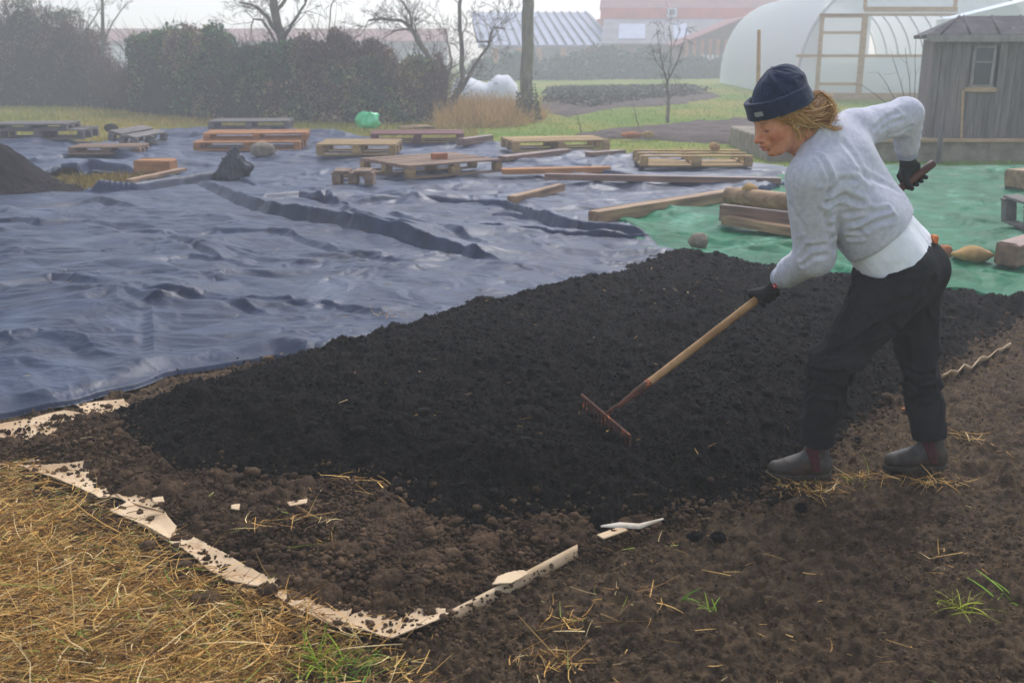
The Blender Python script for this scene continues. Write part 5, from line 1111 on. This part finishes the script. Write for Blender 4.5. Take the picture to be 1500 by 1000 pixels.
# ---------------- beanie
M_knit = mat('navy_knit', (.009, .018, .052), (.015, .027, .070), rough=.95, scale=40, spec=.2, sheen=.25, bump=.0016, bscale=300)
def dome(p):
    q = HL(p); d = el(q, (-.030, 0, .066), (.104, .087, .094))
    d = smin(d, el(q, (-.056, 0, .100), (.066, .064, .062)), .04)
    return smax(d, -(q[:, 2]-.030+.10*(q[:, 0]+.02)*0), .01)
def cuff(p):
    q = HL(p); e = np.hypot(q[:, 0]+.014, q[:, 1]*1.16)-.1135; tt = np.clip(q[:, 2], .024, .083)
    e2 = np.hypot(q[:, 0]+.016, q[:, 1]*1.16)-.1135+ .10*np.clip(q[:, 2]-.03, 0, 1)
    ring = np.hypot(np.maximum(np.abs(e2)-.004, 0), np.maximum(np.abs(q[:, 2]-.055-.12*(q[:, 0]+.02))-.026, 0))-.0055; return ring
V, Q = surf(dome, hd-.2, hd+.27, .0045); q = HL(V); N = vnormals(V, Q)
an = np.arctan2(q[:, 1], q[:, 0]+.03); wv = ridged(an*1.5+q[:, 2]*6, q[:, 2]*14+an*.4, 5, 2)-.5; V = V+N*(wv*.009*sstep(.06, .11, q[:, 2]))[:, None]
hat = thing_off = mesh('beanie', V, Q, M_knit, per)
V, Q = surf(cuff, hd-.2, hd+.2, .0034); N = vnormals(V, Q); q = HL(V)
V = V+N*(.0025*fbm3(q*30, 2, 5))[:, None]; mesh('turned_cuff', V, Q, M_knit, hat)
# small woven label on the cuff
M_lab = mat('woven_label', s2l(150, 156, 158), s2l(40, 50, 66), rough=.9, scale=240, sharp=(.55, .6))
lc = np.array([.0985, .036, .028]); V = []
for j in (-1, 0, 1):
    for i in range(5):
        a_ = .34+.30*(i/4); r_ = .1245; V.append(HW((-.014+r_*math.cos(a_), r_*math.sin(a_)/1.16, .052+.009*j+.12*(r_*math.cos(a_)))))
mesh('label', np.array(V), grid_faces(3, 5), M_lab, hat)
# ---------------- hair
M_hair = mat('hair', (1, 1, 1), rough=.5, spec=.45, attr=True)
rg = np.random.default_rng(8); bunc = P(1203, 168, 3.755); S = []; HC = []
bl = HL(bunc[None])[0]
def hcol(): return np.array([s2l(214, 164, 98), s2l(184, 128, 68), s2l(236, 198, 140), s2l(128, 84, 46), s2l(198, 146, 84)][rg.choice(5, p=[.3, .25, .2, .1, .15])])*rg.uniform(.7, 1.1)
for k in range(1300):          # swept back from under the cuff to the bun
    sd_ = 1 if rg.random() < .72 else -1
    a_ = rg.uniform(.0, 1); st = np.array([.052-.145*a_, sd_*(.080+.012*math.sin(a_*3.1))*(1-.35*max(0, a_-.6)/.4), .034-.004*a_+rg.normal(0, .004)-.0*a_])
    st[2] -= rg.random()*.045*sstep(0., .35, a_)
    en = bl+rg.normal(size=3)*np.array([.024, .024, .028]); md = (st*.5+en*.5)+np.array([0, sd_*.030*(1-abs(bl[1])*0), -.034])+rg.normal(size=3)*.008
    t = np.linspace(0, 1, 7)[:, None]; pts = st*(1-t)**2+2*md*t*(1-t)+en*t*t
    pts += rg.normal(size=3)*.006*np.sin(t*rg.uniform(6, 12)+rg.uniform(0, 6)); S.append((HW(pts), np.linspace(.0011, .0008, 7))); HC.append(hcol())
for k in range(950):          # messy loops of the bun
    c = bunc+rg.normal(size=3)*np.array([.013, .012, .015]); u = nrm(rg.normal(size=3)); v = nrm(np.cross(u, rg.normal(size=3))); r_ = rg.uniform(.010, .029)*(1.25 if rg.random() < .2 else 1); a0 = rg.uniform(0, 6.28)
    a_ = np.linspace(a0, a0+rg.uniform(2, 5), 9)[:, None]; pts = c+r_*(np.cos(a_)*u+np.sin(a_)*v*rg.uniform(.5, 1)); S.append((pts, np.full(9, rg.uniform(.0006, .0012)))); HC.append(hcol())
def lock(pxs, n, sp, w=.0014):
    base_ = np.array([P(*a) for a in pxs])
    for k in range(n):
        o_ = rg.normal(size=3)*sp; t = np.linspace(0, 1, 10); s_ = np.linspace(0, 1, len(base_)); pts = np.stack([np.interp(t, s_, base_[:, i]) for i in range(3)], 1)
        pts += o_*(1+rg.normal()*.4*t[:, None])*np.array([1, 1, 1]); pts += .003*np.sin(t*9+rg.uniform(0, 6))[:, None]*rg.normal(size=3); S.append((pts, np.linspace(w, .0005, 10))); HC.append(hcol())
lock([(1200, 180, 3.70), (1212, 184, 3.69), (1222, 189, 3.69), (1233, 187, 3.69)], 26, .004)
lock([(1158, 176, 3.655), (1163, 186, 3.65), (1169, 194, 3.65), (1171, 204, 3.655)], 26, .0035)
lock([(1214, 150, 3.72), (1222, 162, 3.71), (1218, 176, 3.70), (1210, 186, 3.69)], 40, .006)
lock([(1190, 142, 3.74), (1202, 136, 3.73), (1216, 146, 3.72), (1222, 158, 3.72)], 34, .006)
lock([(1176, 190, 3.69), (1180, 202, 3.70), (1176, 212, 3.72)], 16, .004)
for k in range(160):           # flyaways
    u = nrm(rg.normal(size=3)); p0 = bunc+u*.03; S.append((np.array([p0, p0+u*.018+rg.normal(size=3)*.006, p0+u*.035+rg.normal(size=3)*.014]), np.array([.0007, .0005, .0003]))); HC.append(hcol())
V, Q = tubes_np(S, 4); cnt = np.array([len(a)*4 for a, b in S]); hair = mesh('hair', V, Q, M_hair, per, True, np.repeat(np.array(HC), cnt, 0))
def hmass(p):
    d = el(p, bunc, (.034, .032, .036)); q = HL(p)
    d = smin(d, el(q, (-.055, .0, .005), (.055, .079, .052)), .02); d = smin(d, rc(q, (-.06, .03, .0), bl, .035, .022), .03); return d
V, Q = surf(hmass, hd-.22, hd+.25, .006); N = vnormals(V, Q); V = V+N*(.004*fbm3(V*60, 3, 3))[:, None]; M_hmass = mat('hair_under', s2l(140, 86, 42), s2l(100, 58, 28), rough=.7, scale=60)
mesh('hair_under', V, Q, M_hmass, hair)
M_silver = mat('silver', (.75, .75, .76), rough=.25, spec=.8)
p = [P(1188, 173, 3.685), P(1193, 177, 3.68), P(1199, 177, 3.68), P(1202, 173, 3.685)]; V, Fc = tube_geo(p, [.0022, .0032, .0032, .0022], 6); mesh('hair_clip', V, [tuple(f) for f in Fc], M_silver, per)
V, Fc = tube_geo([HW((-.006, .088, -.034)), HW((-.006, .089, -.039)), HW((-.006, .088, -.043))], [.0015, .0026, .0012], 6); mesh('earring', V, [tuple(f) for f in Fc], M_silver, per)
# ---------------- sweatshirt
M_sweat = mat('heather_grey_fleece', s2l(206, 205, 213), s2l(188, 188, 199), rough=.95, scale=55, spec=.15, sheen=.3, bump=.0011, bscale=190)
hemA = pelv+(neckB-pelv)*.20
def sweat_parts(g=0.0):
    c1, c2, c3 = chest, waist, hemA
    return [(neckB-front*.01, c1, .068+g, .115+g), (shL*.86+c1*.14, c1+latC*.09, .083+g, .10+g), (shR*.9+c1*.1, c1-latC*.07, .07+g, .10+g), (neckB, shL, .06+g, .07+g), (neckB, shR, .055+g, .066+g),
            (c1+latC*.065-front*.005, c2+latP*.05, .115+g, .118+g), (c1-latC*.065-front*.005, c2-latP*.05, .115+g, .115+g), (c2+latP*.05, c3+latP*.055+front*.012, .118+g, .122+g), (c2-latP*.05, c3-latP*.055+front*.012, .115+g, .122+g),
            (c1+front*.05, c2+front*.06, .09+g, .10+g), (c2+front*.055, c3+front*.035, .10+g, .105+g)]
armL = [(shL, elL, .088, .074), (elL, wrL, .074, .047)]; armR = [(shR, elR, .074, .066), (elR, wrR, .064, .043)]
hemN = nrm(spine*.995+front*.08); hemP = P(1302, 338, 3.76)
def cutdir(w_, e_): return nrm(w_-e_)
def sweat(p):
    d = U(p, sweat_parts(), .045)
    d = smax(d, -((p-hemP)@hemN), .012)
    a_ = U(p, armL, .03); a_ = smax(a_, (p-wrL)@cutdir(wrL, elL)+.002, .008); b_ = U(p, armR, .03); b_ = smax(b_, (p-wrR)@cutdir(wrR, elR)+.002, .008)
    d = smin(smin(d, a_, .022), b_, .03)
    return smax(d, -(rc(p, neckB+nrm(hd-neckB)*.02, HW((-.03, 0, -.05)), .058, .07)), .012)
lo = np.minimum.reduce([shL, shR, elL, elR, wrL, wrR, hemP, neckB])-.2; hi = np.maximum.reduce([shL, shR, elL, elR, wrL, wrR, hemP, neckB])+.2
V, Q = surf(sweat, lo, hi, .0055); V = relax(V, Q, 2, .5); N = vnormals(V, Q)
def limbfold(V, a, b, rad, amp, freq, seed, t0=.0, t1=1.0):
    """cloth rings bunching along a limb"""
    ax_ = nrm(b-a); L_ = np.linalg.norm(b-a); t = (V-a)@ax_/L_; r_ = V-a-np.outer(t*L_, ax_); e1 = nrm(np.cross(ax_, (0.3, 1, .2))); e2 = np.cross(ax_, e1); an = np.arctan2(r_@e1, r_@e2)
    dist = np.linalg.norm(r_, axis=1); m_ = (sstep(t0-.12, t0+.1, t)*sstep(t1+.12, t1-.1, t))*(dist < rad)
    ph = t*L_*freq+1.1*vn2(np.cos(an)*1.3+seed, np.sin(an)*1.3+t*2, seed)+.35*np.sin(an*2+seed)
    w_ = (1-np.abs(vn2(ph, np.cos(an)*.8+3, seed+1)))**2
    return amp*(w_-.5)*m_
disp = limbfold(V, elL, wrL, .11, .020, 22, 3, .05, .95)+limbfold(V, shL, elL, .12, .012, 12, 4, .55, 1.0)+limbfold(V, elR, wrR, .10, .016, 22, 5, .0, .95)+limbfold(V, shR, elR, .10, .014, 13, 6, .35, 1)
def strokes(V, L, gate=None):
    d = np.zeros(len(V))
    for pts, amp, wd in L:
        pl = []
        for (x, y) in pts:
            r_ = ray(x, y); r_ = r_/np.linalg.norm(r_); q = V-np.array([0, 0, CAMH]); tt = q@r_; off = np.linalg.norm(q-np.outer(tt, r_), axis=1)
            c_ = np.where(off < .014)[0]
            if len(c_) == 0: continue
            pl.append(V[c_[np.argmin(tt[c_])]])
        if len(pl) > 1:
            dd = dline3(V, pl); d += -amp*np.exp(-(dd/wd)**2)+amp*.6*np.exp(-((dd-wd*2.0)/(wd*.9))**2)
    return d
STR = [([(1213, 300), (1222, 270), (1216, 245), (1204, 225)], .016, .010), ([(1218, 300), (1240, 292), (1268, 300)], .016, .010), ([(1220, 285), (1235, 268), (1260, 262)], .010, .010), ([(1216, 320), (1220, 345), (1228, 366)], .012, .012),
       ([(1222, 335), (1250, 330), (1280, 312), (1306, 308)], .012, .009), ([(1225, 350), (1262, 342), (1290, 326), (1312, 318)], .014, .010), ([(1240, 352), (1262, 350), (1252, 342)], .012, .008), ([(1224, 318), (1246, 318), (1280, 306)], .010, .009),
       ([(1180, 200), (1196, 230), (1206, 270)], .006, .010), ([(1152, 300), (1170, 330), (1180, 352)], .006, .010), ([(1168, 378), (1185, 366), (1212, 362)], .010, .008), ([(1172, 392), (1195, 380), (1214, 376)], .010, .008), ([(1240, 205), (1262, 236), (1278, 262)], .006, .012),
       ([(1295, 192), (1312, 180), (1330, 176)], .010, .008), ([(1286, 186), (1306, 168), (1318, 160)], .008, .008), ([(1310, 200), (1326, 196), (1338, 190)], .008, .007), ([(1262, 250), (1290, 262), (1318, 276)], .006, .012)]
disp = disp*.42+strokes(V, STR)*.62
disp = disp*sstep(0, .05, (hemP-V)@(-hemN)) if False else disp*(1-np.exp(-(((V-hemP)@hemN)/.03)**2))
V = V+N*(disp+.0026*fbm3(V*10, 2, 21))[:, None]; V = relax(V, Q, 1, .35)
sw = mesh('sweatshirt', V, Q, M_sweat, per)
M_rib = mat('ribbed_cuff', s2l(168, 172, 188), rough=.95, spec=.15, sheen=.2, bump=.0012, bscale=180)
def ringpart(name, a, b, r0, r1, ribs, parent, m, ecc=0):
    t = np.linspace(0, 1, 12); an = np.linspace(0, 2*math.pi, 97)[:-1]; ax_ = nrm(b-a); e1 = nrm(np.cross(ax_, (.2, 1, .1))); e2 = np.cross(ax_, e1); rows = []
    prof = [(0, .90), (.0, 1.0), (.1, 1.05), (.5, 1.0), (.9, 1.04), (1, 1.0), (1, .86), (.9, .84)]
    for (tt, k) in prof:
        r_ = (r0+(r1-r0)*tt)*k*(1+.018*np.sin(an*ribs)); rows.append(a+(b-a)*tt+r_[:, None]*(np.cos(an)[:, None]*e1+np.sin(an)[:, None]*e2))
    V = np.concatenate(rows); n = 96; Fc = []
    for i in range(len(prof)-1):
        for j in range(n): Fc.append((i*n+j, i*n+(j+1) % n, (i+1)*n+(j+1) % n, (i+1)*n+j))
    return mesh(name, V, np.array(Fc), m, parent)
dL = cutdir(wrL, elL); dR = cutdir(wrR, elR)
ringpart('cuff', wrL-dL*.045, wrL+dL*.022, .047, .041, 30, sw, M_rib); ringpart('cuff', wrR-dR*.045, wrR+dR*.022, .043, .038, 30, sw, M_rib)
# red tag at the near cuff
M_red = mat('red_tag', s2l(200, 40, 48), rough=.8); M_wht = mat('white_thread', (.8, .8, .8), rough=.8)
ct = wrL+dL*.01; vd = nrm(np.array([0, 0, CAMH])-ct); sx = nrm(np.cross(dL, vd)); tp = ct+nrm(vd-dL*(vd@dL))*.0445+sx*.010*(-1)
e1, e2, e3 = dL, sx, nrm(np.cross(dL, sx)); V = [tp+e1*a_*.011+e2*b_*.009+e3*c_*.0015 for c_ in (-1, 1) for b_ in (-1, 1) for a_ in (-1, 1)]
mesh('sleeve_tag', np.array(V), [(0, 2, 3, 1), (4, 5, 7, 6), (0, 1, 5, 4), (2, 6, 7, 3), (0, 4, 6, 2), (1, 3, 7, 5)], M_red, sw, False)
V = [tp+e1*a_*.003+e2*b_*.004+e3*c_*.0022 for c_ in (-1, 1) for b_ in (-1, 1) for a_ in (-1, 1)]; mesh('tag_mark', np.array(V), [(0, 2, 3, 1), (4, 5, 7, 6), (0, 1, 5, 4), (2, 6, 7, 3), (0, 4, 6, 2), (1, 3, 7, 5)], M_wht, sw, False)
# collar band
nk = nrm(HW((-.03, 0, -.06))-neckB); ringpart('collar', neckB+nk*.004, neckB+nk*.034, .076, .068, 44, sw, M_rib)
# ---------------- white shirt below the hem
M_tee = mat('white_cotton', s2l(240, 240, 240), s2l(230, 231, 233), rough=.9, scale=20, spec=.2, bump=.0008, bscale=120)
teeP = P(1316, 374, 3.76); teeN = nrm(spine*.97-front*.24)
def tee(p):
    d = U(p, [(waist+latP*.05, pelv+latP*.062, .098, .124), (waist-latP*.05, pelv-latP*.062, .098, .124), (waist+front*.05, pelv+front*.055, .088, .112)], .05)
    d = smax(d, (p-(hemP+hemN*.03))@hemN, .01); return smax(d, -((p-teeP)@teeN), .008)
V, Q = surf(tee, pelv-.34, pelv+.3, .006); V = relax(V, Q, 1, .5); N = vnormals(V, Q); q = (V-pelv)@teeN
a_ = np.arctan2((V-pelv)@latP, (V-pelv)@front); V = V+N*(.006*(ridged(a_*2.2+q*5, q*5, 31, 2)-.4)+.003*fbm3(V*20, 2, 7))[:, None]; mesh('shirt', V, Q, M_tee, per)
# ---------------- trousers
M_trou = mat('black_denim', (.0175, .0175, .0190), (.0270, .0270, .0290), rough=.95, scale=10, spec=.12, bump=.0008, bscale=220, c3=(.040, .039, .037), s3=4, sh3=(.6, .75))
hemL = anL-nrm(anL-knL)*(-.0); hemLp = P(1196, 645, 3.685); hemRp = P(1362, 642, 3.785); topP = P(1318, 362, 3.76); topN = nrm(spine*.97-front*.24)
butt = pelv-front*.045-spine*.05
def trou(p):
    d = U(p, [(pelv+latP*.065+spine*.02, pelv-latP*.065+spine*.02, .112), (hipL+latP*.015, hipR-latP*.015, .116), (butt+latP*.06, butt-latP*.06, .088), (pelv+front*.062+latP*.05, pelv+front*.062-latP*.05, .112), (pelv+front*.05-spine*.05+latP*.05, hipL+front*.02, .11)], .05)
    l = U(p, [(hipL-(0, 0, .01), knL+(.004, 0, 0), .116, .080), (hipL-front*.02, knL, .100, .072), (knL, hemLp, .081, .066)], .03); l = smax(l, (p-hemLp)@nrm(hemLp-knL), .006)
    r_ = U(p, [(hipR-(0, 0, .01), knR, .104, .075), (knR, hemRp, .078, .065)], .03); r_ = smax(r_, (p-hemRp)@nrm(hemRp-knR), .006)
    d = smin(d, l, .03); d = smin(d, r_, .03); return smax(d, (p-topP)@topN, .008)
lo = np.minimum.reduce([hemLp, hemRp, pelv, knL])-.2; hi = np.maximum.reduce([hemLp, hemRp, pelv, topP])+.22; lo[2] = .03
V, Q = surf(trou, lo, hi, .0065); V = relax(V, Q, 2, .5); N = vnormals(V, Q)
disp = limbfold(V, hipL, knL, .15, .010, 8, 11, .2, .75)+limbfold(V, hipL, knL, .15, .016, 16, 12, .78, 1.1)+limbfold(V, knL, hemLp, .13, .018, 16, 13, .0, .45)+limbfold(V, knL, hemLp, .13, .008, 14, 14, .5, 1)
disp += limbfold(V, hipR, knR, .15, .010, 9, 15, .3, 1.0)+limbfold(V, knR, hemRp, .13, .018, 15, 16, .0, .5)+limbfold(V, knR, hemRp, .13, .008, 14, 17, .5, 1)
disp += strokes(V, [([(1262, 395), (1300, 402), (1340, 395)], .006, .010), ([(1240, 430), (1290, 452), (1340, 440), (1372, 410)], .007, .012), ([(1258, 400), (1250, 440), (1230, 480)], .006, .012), ([(1196, 520), (1222, 512), (1255, 508), (1290, 480)], .009, .009), ([(1190, 545), (1212, 552), (1240, 548)], .010, .009), ([(1188, 560), (1206, 572), (1232, 574)], .009, .009),
    ([(1345, 370), (1352, 420), (1340, 460)], .006, .010), ([(1322, 540), (1344, 552), (1370, 548)], .009, .009), ([(1325, 560), (1350, 575), (1375, 568)], .008, .009), ([(1310, 480), (1322, 500), (1325, 530)], .008, .010)])
V = V+N*(disp*1.35+.004*fbm3(V*10, 3, 23))[:, None]; V = relax(V, Q, 1, .3); tr_ = mesh('trousers', V, Q, M_trou, per)
# seams, waistband, back pocket
def surface_line(V, pts, N=None):
    out = []
    for (x, y) in pts:
        r_ = ray(x, y); r_ = r_/np.linalg.norm(r_); q = V-np.array([0, 0, CAMH]); tt = q@r_; off = np.linalg.norm(q-np.outer(tt, r_), axis=1); c_ = np.where(off < .012)[0]
        if len(c_): out.append(V[c_[np.argmin(tt[c_])]])
    return out
M_seam = mat('seam', (.02, .02, .021), rough=.9)
for pts in ([(1352, 366), (1356, 396), (1376, 408)],):
    sl = surface_line(V, pts)
    if len(sl) > 2:
        sl = np.array(sl); k = np.linspace(0, 1, 40); s_ = np.linspace(0, 1, len(sl)); sl = np.stack([np.interp(k, s_, sl[:, i]) for i in range(3)], 1)
        for i in range(len(sl)): j_ = np.argmin(((V-sl[i])**2).sum(1)); sl[i] = V[j_]
        sl[1:-1] = (sl[:-2]+sl[1:-1]+sl[2:])/3; Vt, Fc = tube_geo(sl, .0016, 5); mesh('seam', Vt, [tuple(f) for f in Fc], M_seam, tr_)
M_ob = mat('orange_belt', s2l(214, 120, 60), rough=.7); c = P(1374, 350, 3.74); mb = MB(); mb.box(c-(0.012, 0, 0), (.016, .04, .03), bev=.006); mb.build('belt_tab', M_ob, per)
# ---------------- boots
M_boot = mat('muddy_grey_leather', s2l(78, 74, 70), s2l(44, 39, 34), rough=.55, scale=14, spec=.4, bump=.0012, bscale=60, c3=s2l(72, 54, 40), s3=7, sh3=(.5, .62), r2=.85, attr=True)
M_sole = mat('muddy_sole', s2l(74, 64, 52), s2l(50, 42, 34), rough=.95, scale=16, bump=.003, bscale=60); M_elast = mat('maroon_elastic', s2l(88, 36, 40), s2l(66, 26, 30), rough=.9, scale=60, bump=.001, bscale=200, wave=('X', 90, 0)); M_pink = mat('pink_tab', s2l(226, 58, 90), rough=.8)
def boot(an_, yawd, toe_up, label_side, seed, shaftTop, near_panel=True):
    g_ = float(gh(an_[0], an_[1]))+.012
    F3 = np.array([-math.cos(yawd), -math.sin(yawd), 0]); F3 = nrm(F3+(0, 0, toe_up)); S3 = nrm(np.cross((0, 0, 1), F3)); U3 = np.cross(F3, S3); O = np.array([an_[0], an_[1], g_]); M3 = np.stack([F3, S3, U3], 1)
    T = (shaftTop-O)@M3
    def loc(p): return (p-O)@M3
    def up_(p):
        q = loc(p); d = U(q, [((-.012, 0, .055), T+(0, 0, .06), .043, .048), ((-.032, 0, .052), (-.025, 0, .06), .040), ((-.02, 0, .05), (.10, .004, .040), .040, .036), ((.085, .006, .038), (.148, .004, .036), .038, .033), ((.0, 0, .085), (.075, 0, .048), .040, .032)], .022)
        return smax(d, -(q[:, 2]-.018), .006)
    lo_, hi_ = O-(.26, .2, .03), O+(.2, .2, .25)
    V, Q = surf(up_, lo_, hi_, .0036); V = relax(V, Q, 1, .4); N = vnormals(V, Q); q = loc(V); V = V+N*(.0022*fbm3(q*26, 3, seed)+.003*(ridged(q[:, 0]*30, q[:, 2]*5, seed, 2)-.5)*np.exp(-((q[:, 0]-.055)/.03)**2))[:, None]
    mud = np.clip(1.15-(q[:, 2]-.02)/.06+.5*fbm3(q*22, 3, seed+5), 0, 1)[:, None]; b_ = mesh('boot', V, Q, M_boot, per, True, (1-mud)*np.ones(3)+mud*np.array([.62, .46, .32]))
    def sole(p):
        q = loc(p); d = U(q*np.array([1, 1, 1])+0, [((-.030, 0, .016), (.02, 0, .016), .044, .040), ((.02, 0, .016), (.095, .005, .016), .038, .047), ((.095, .005, .016), (.150, .004, .018), .047, .038)], .01)
        d = smax(d, np.abs(q[:, 2]-.012)-.012, .004); return smax(d, -np.maximum(.006-np.abs(q[:, 0]-.03)+.012, -(.02-q[:, 2])), .002) if False else d
    V, Q = surf(sole, lo_, hi_, .0045); V = V+vnormals(V, Q)*(.004*fbm3(V*50, 3, seed+1))[:, None]; mesh('sole', V, Q, M_sole, b_)
    sgn = 1 if S3[1] < 0 else -1; ex = T[0]
    def pan(p):
        q = loc(p); sh_ = .30*(q[:, 2]-.05); bx_ = np.maximum.reduce([np.abs(q[:, 0]-.004-sh_)-.017-.05*(q[:, 2]-.06), .038-q[:, 2], q[:, 2]-.145, -sgn*q[:, 1]+.012]); return np.maximum(up_(p)-.0035, bx_)
    V, Q = surf(pan, lo_, hi_, .003); mesh('elastic_panel', V, Q, M_elast, b_)
    return b_, O, M3
b1_, O1, M1 = boot(anL, R(4), .03, 1, 41, hemLp); b2_, O2, M2 = boot(anR, R(2), .0, 1, 43, hemRp)
V = np.array([O1+M1@np.array(v) for v in [(.012+dx, (-1 if M1[1, 1] > 0 else 1)*(.047+dy), .140+dz) for dz in (0, .018) for dy in (0, .004) for dx in (0, .03)]]); mesh('pull_tab', V, [(0, 2, 3, 1), (4, 5, 7, 6), (0, 1, 5, 4), (2, 6, 7, 3), (0, 4, 6, 2), (1, 3, 7, 5)], M_pink, b1_, False)
# ---------------- gloves: palm, four fingers and a thumb closed around the handle
M_glove = mat('black_glove', (.010, .010, .011), (.022, .021, .020), rough=.75, scale=60, spec=.35, bump=.001, bscale=260, c3=(.03, .024, .018), s3=30, sh3=(.62, .7))
HR = .0165
def glove(C, W, E, flip, seed, side=None):
    a = hax; w_ = W-C; e1 = w_-a*(w_@a); e1 = nrm(e1); e2 = nrm(np.cross(a, e1))*flip; rg = np.random.default_rng(seed)
    def pt(s, ang, r_): return C+a*s+(e1*math.cos(ang)+e2*math.sin(ang))*r_
    wd = nrm(W-E); pr = []
    fingers = []
    for i, s in enumerate((-.036, -.0125, .0115, .034)):
        L_ = (.92, 1.0, .97, .80)[i]; k = pt(s*1.05, .42, .044); A_ = [.42, 1.35, 2.35, 3.15+.9*(L_-.8)]; R_ = [.044, .036, .029, .0275]
        ch = [k]+[pt(s+rg.normal(0, .001), A_[j]*(.96+.05*L_), R_[j]) for j in (1, 2, 3)]; fingers.append(ch)
    thumb = [pt(-.030, -.35, .046), pt(-.048, -1.05, .040), pt(-.046, -1.9, .031), pt(-.040, -2.7, .0285)]
    palm = [(pt(-.030, .35, .038), pt(.030, .35, .038), .0155), (pt(-.028, -.15, .033), pt(.030, -.1, .033), .0165), (W+wd*.012, pt(-.020, .1, .045), .027, .017), (W+wd*.012, pt(.022, .1, .045), .027, .016), (pt(-.02, -.3, .038), pt(-.036, -.75, .036), .016, .0145), (W-wd*.045, W+wd*.02, .031, .029)]
    def sd_(p):
        d = U(p, palm, .014)
        for i, ch in enumerate(fingers):
            f_ = U(p, [(ch[0], ch[1], .0112, .0104), (ch[1], ch[2], .0104, .0098), (ch[2], ch[3], .0096, .0086)], .003); d = smin(d, f_, .0045)
        t_ = U(p, [(thumb[0], thumb[1], .0145, .0125), (thumb[1], thumb[2], .012, .0112), (thumb[2], thumb[3], .011, .009)], .004); return smin(d, t_, .006)
    pts = np.array([C, W, W-wd*.05]); V, Q = surf(sd_, pts.min(0)-.075, pts.max(0)+.075, .0027); N = vnormals(V, Q); V = V+N*(.0011*fbm3(V*90, 3, seed))[:, None]
    return mesh('glove', V, Q, M_glove, per)
glove(hL, wrL, elL, 1, 51); glove(hR, wrR, elR, -1, 52)
# ---------------- rake
M_hw = mat('worn_ash_handle', s2l(186, 146, 98), s2l(152, 112, 70), rough=.6, scale=9, spec=.35, bump=.0008, bscale=60, c3=s2l(92, 66, 44), s3=7, sh3=(.62, .72))
M_hw2 = mat('dark_grip_end', s2l(112, 70, 56), s2l(78, 48, 40), rough=.6, scale=9); M_rust = mat('rusty_iron', s2l(104, 56, 32), s2l(48, 30, 22), rough=.8, scale=26, bump=.001, bscale=90, c3=s2l(196, 104, 50), s3=22, sh3=(.54, .62))
rk = thing('rake', 'rusty iron garden rake with a long wooden handle held in both gloved hands', 'rake', rake_c)
ts = np.linspace(.085, 1, 40); hp = rake_c+(end_h-rake_c)*ts[:, None]; rr = np.interp(ts, [.085, .11, .2, 1], [.0135, .0155, HR-.0005, HR-.0005])+.0003*np.sin(ts*60)
k = 33; V, Fc = tube_geo(hp[:k], rr[:k], 16); h_ = mesh('handle', V, [tuple(f) for f in Fc], M_hw, rk)
V, Fc = tube_geo(np.concatenate([hp[k-1:], [end_h+hax*.004]]), np.concatenate([rr[k-1:], [.012]]), 16); mesh('handle_end', V, [tuple(f) for f in Fc], M_hw2, rk)
bA, bB = P(852, 579, 4.04), P(924, 640, 3.71); mid = (bA+bB)/2
V, Fc = tube_geo([mid, mid+hax*.035+(0, 0, .006), rake_c+hax*.07, rake_c+(end_h-rake_c)*.10, rake_c+(end_h-rake_c)*.135], [.009, .008, .010, .0175, .0172], 14); mesh('socket', V, [tuple(f) for f in Fc], M_rust, rk)
bd = nrm(bB-bA); tdn = nrm(np.array([0, 0, -1.0])-hax*(-.35)); tdn = nrm(tdn-bd*(tdn@bd)); thk = np.cross(bd, tdn)
def obox(a, b, u, hu_, v, hv_): return np.array([p_+u*su*hu_+v*sv*hv_ for p_ in (a, b) for su in (-1, 1) for sv in (-1, 1)]), [(0, 1, 3, 2), (4, 6, 7, 5), (0, 4, 5, 1), (2, 3, 7, 6), (0, 2, 6, 4), (1, 5, 7, 3)]
V, Fc = obox(bA, bB, tdn, .010, thk, .0045); o = mesh('rake_bar', V, Fc, M_rust, rk, False); md = o.modifiers.new('bevel', 'BEVEL'); md.width = .002; md.segments = 2
for i in range(13):
    p0 = bA+(bB-bA)*((i+.35)/12.7); pts = np.array([p0+tdn*.006, p0+tdn*.03-thk*.004, p0+tdn*.055-thk*.010, p0+tdn*.075-thk*.020]); V, Fc = tube_geo(pts, [.0050, .0046, .0038, .0016], 6); mesh('tine', V, [tuple(f) for f in Fc], M_rust, rk)
# clods caught in the rake
for i, lb in enumerate(('near the far left end of the rake', 'beside the rake socket', 'near the lower right end of the rake')):
    c = bA+(bB-bA)*(.2+.3*i)+tdn*.06; blob('compost_clump', 'black compost clump caught in the tines '+lb, 'clod', c, .018+.006*(i % 3), M_comp, 90+i, group='clumps caught between the rake tines', amp=.4, freq=2.4)
# ================================================================== HAZE
M_haze = bpy.data.materials.new('haze'); M_haze.use_nodes = True; t_ = M_haze.node_tree; t_.nodes.remove(t_.nodes['Principled BSDF'])
pv = t_.nodes.new('ShaderNodeVolumePrincipled'); pv.inputs['Color'].default_value = (.965, .96, .98, 1); pv.inputs['Density'].default_value = HAZE; pv.inputs['Anisotropy'].default_value = .2
t_.links.new(pv.outputs[0], t_.nodes['Material Output'].inputs['Volume'])
mb = MB(); mb.box((0, 0, 4.0), (310, 310, 10.4)); o = mb.build('haze', M_haze); tag(o, 'even winter fog over the whole plot', kind='stuff'); o.display_type = 'WIRE'
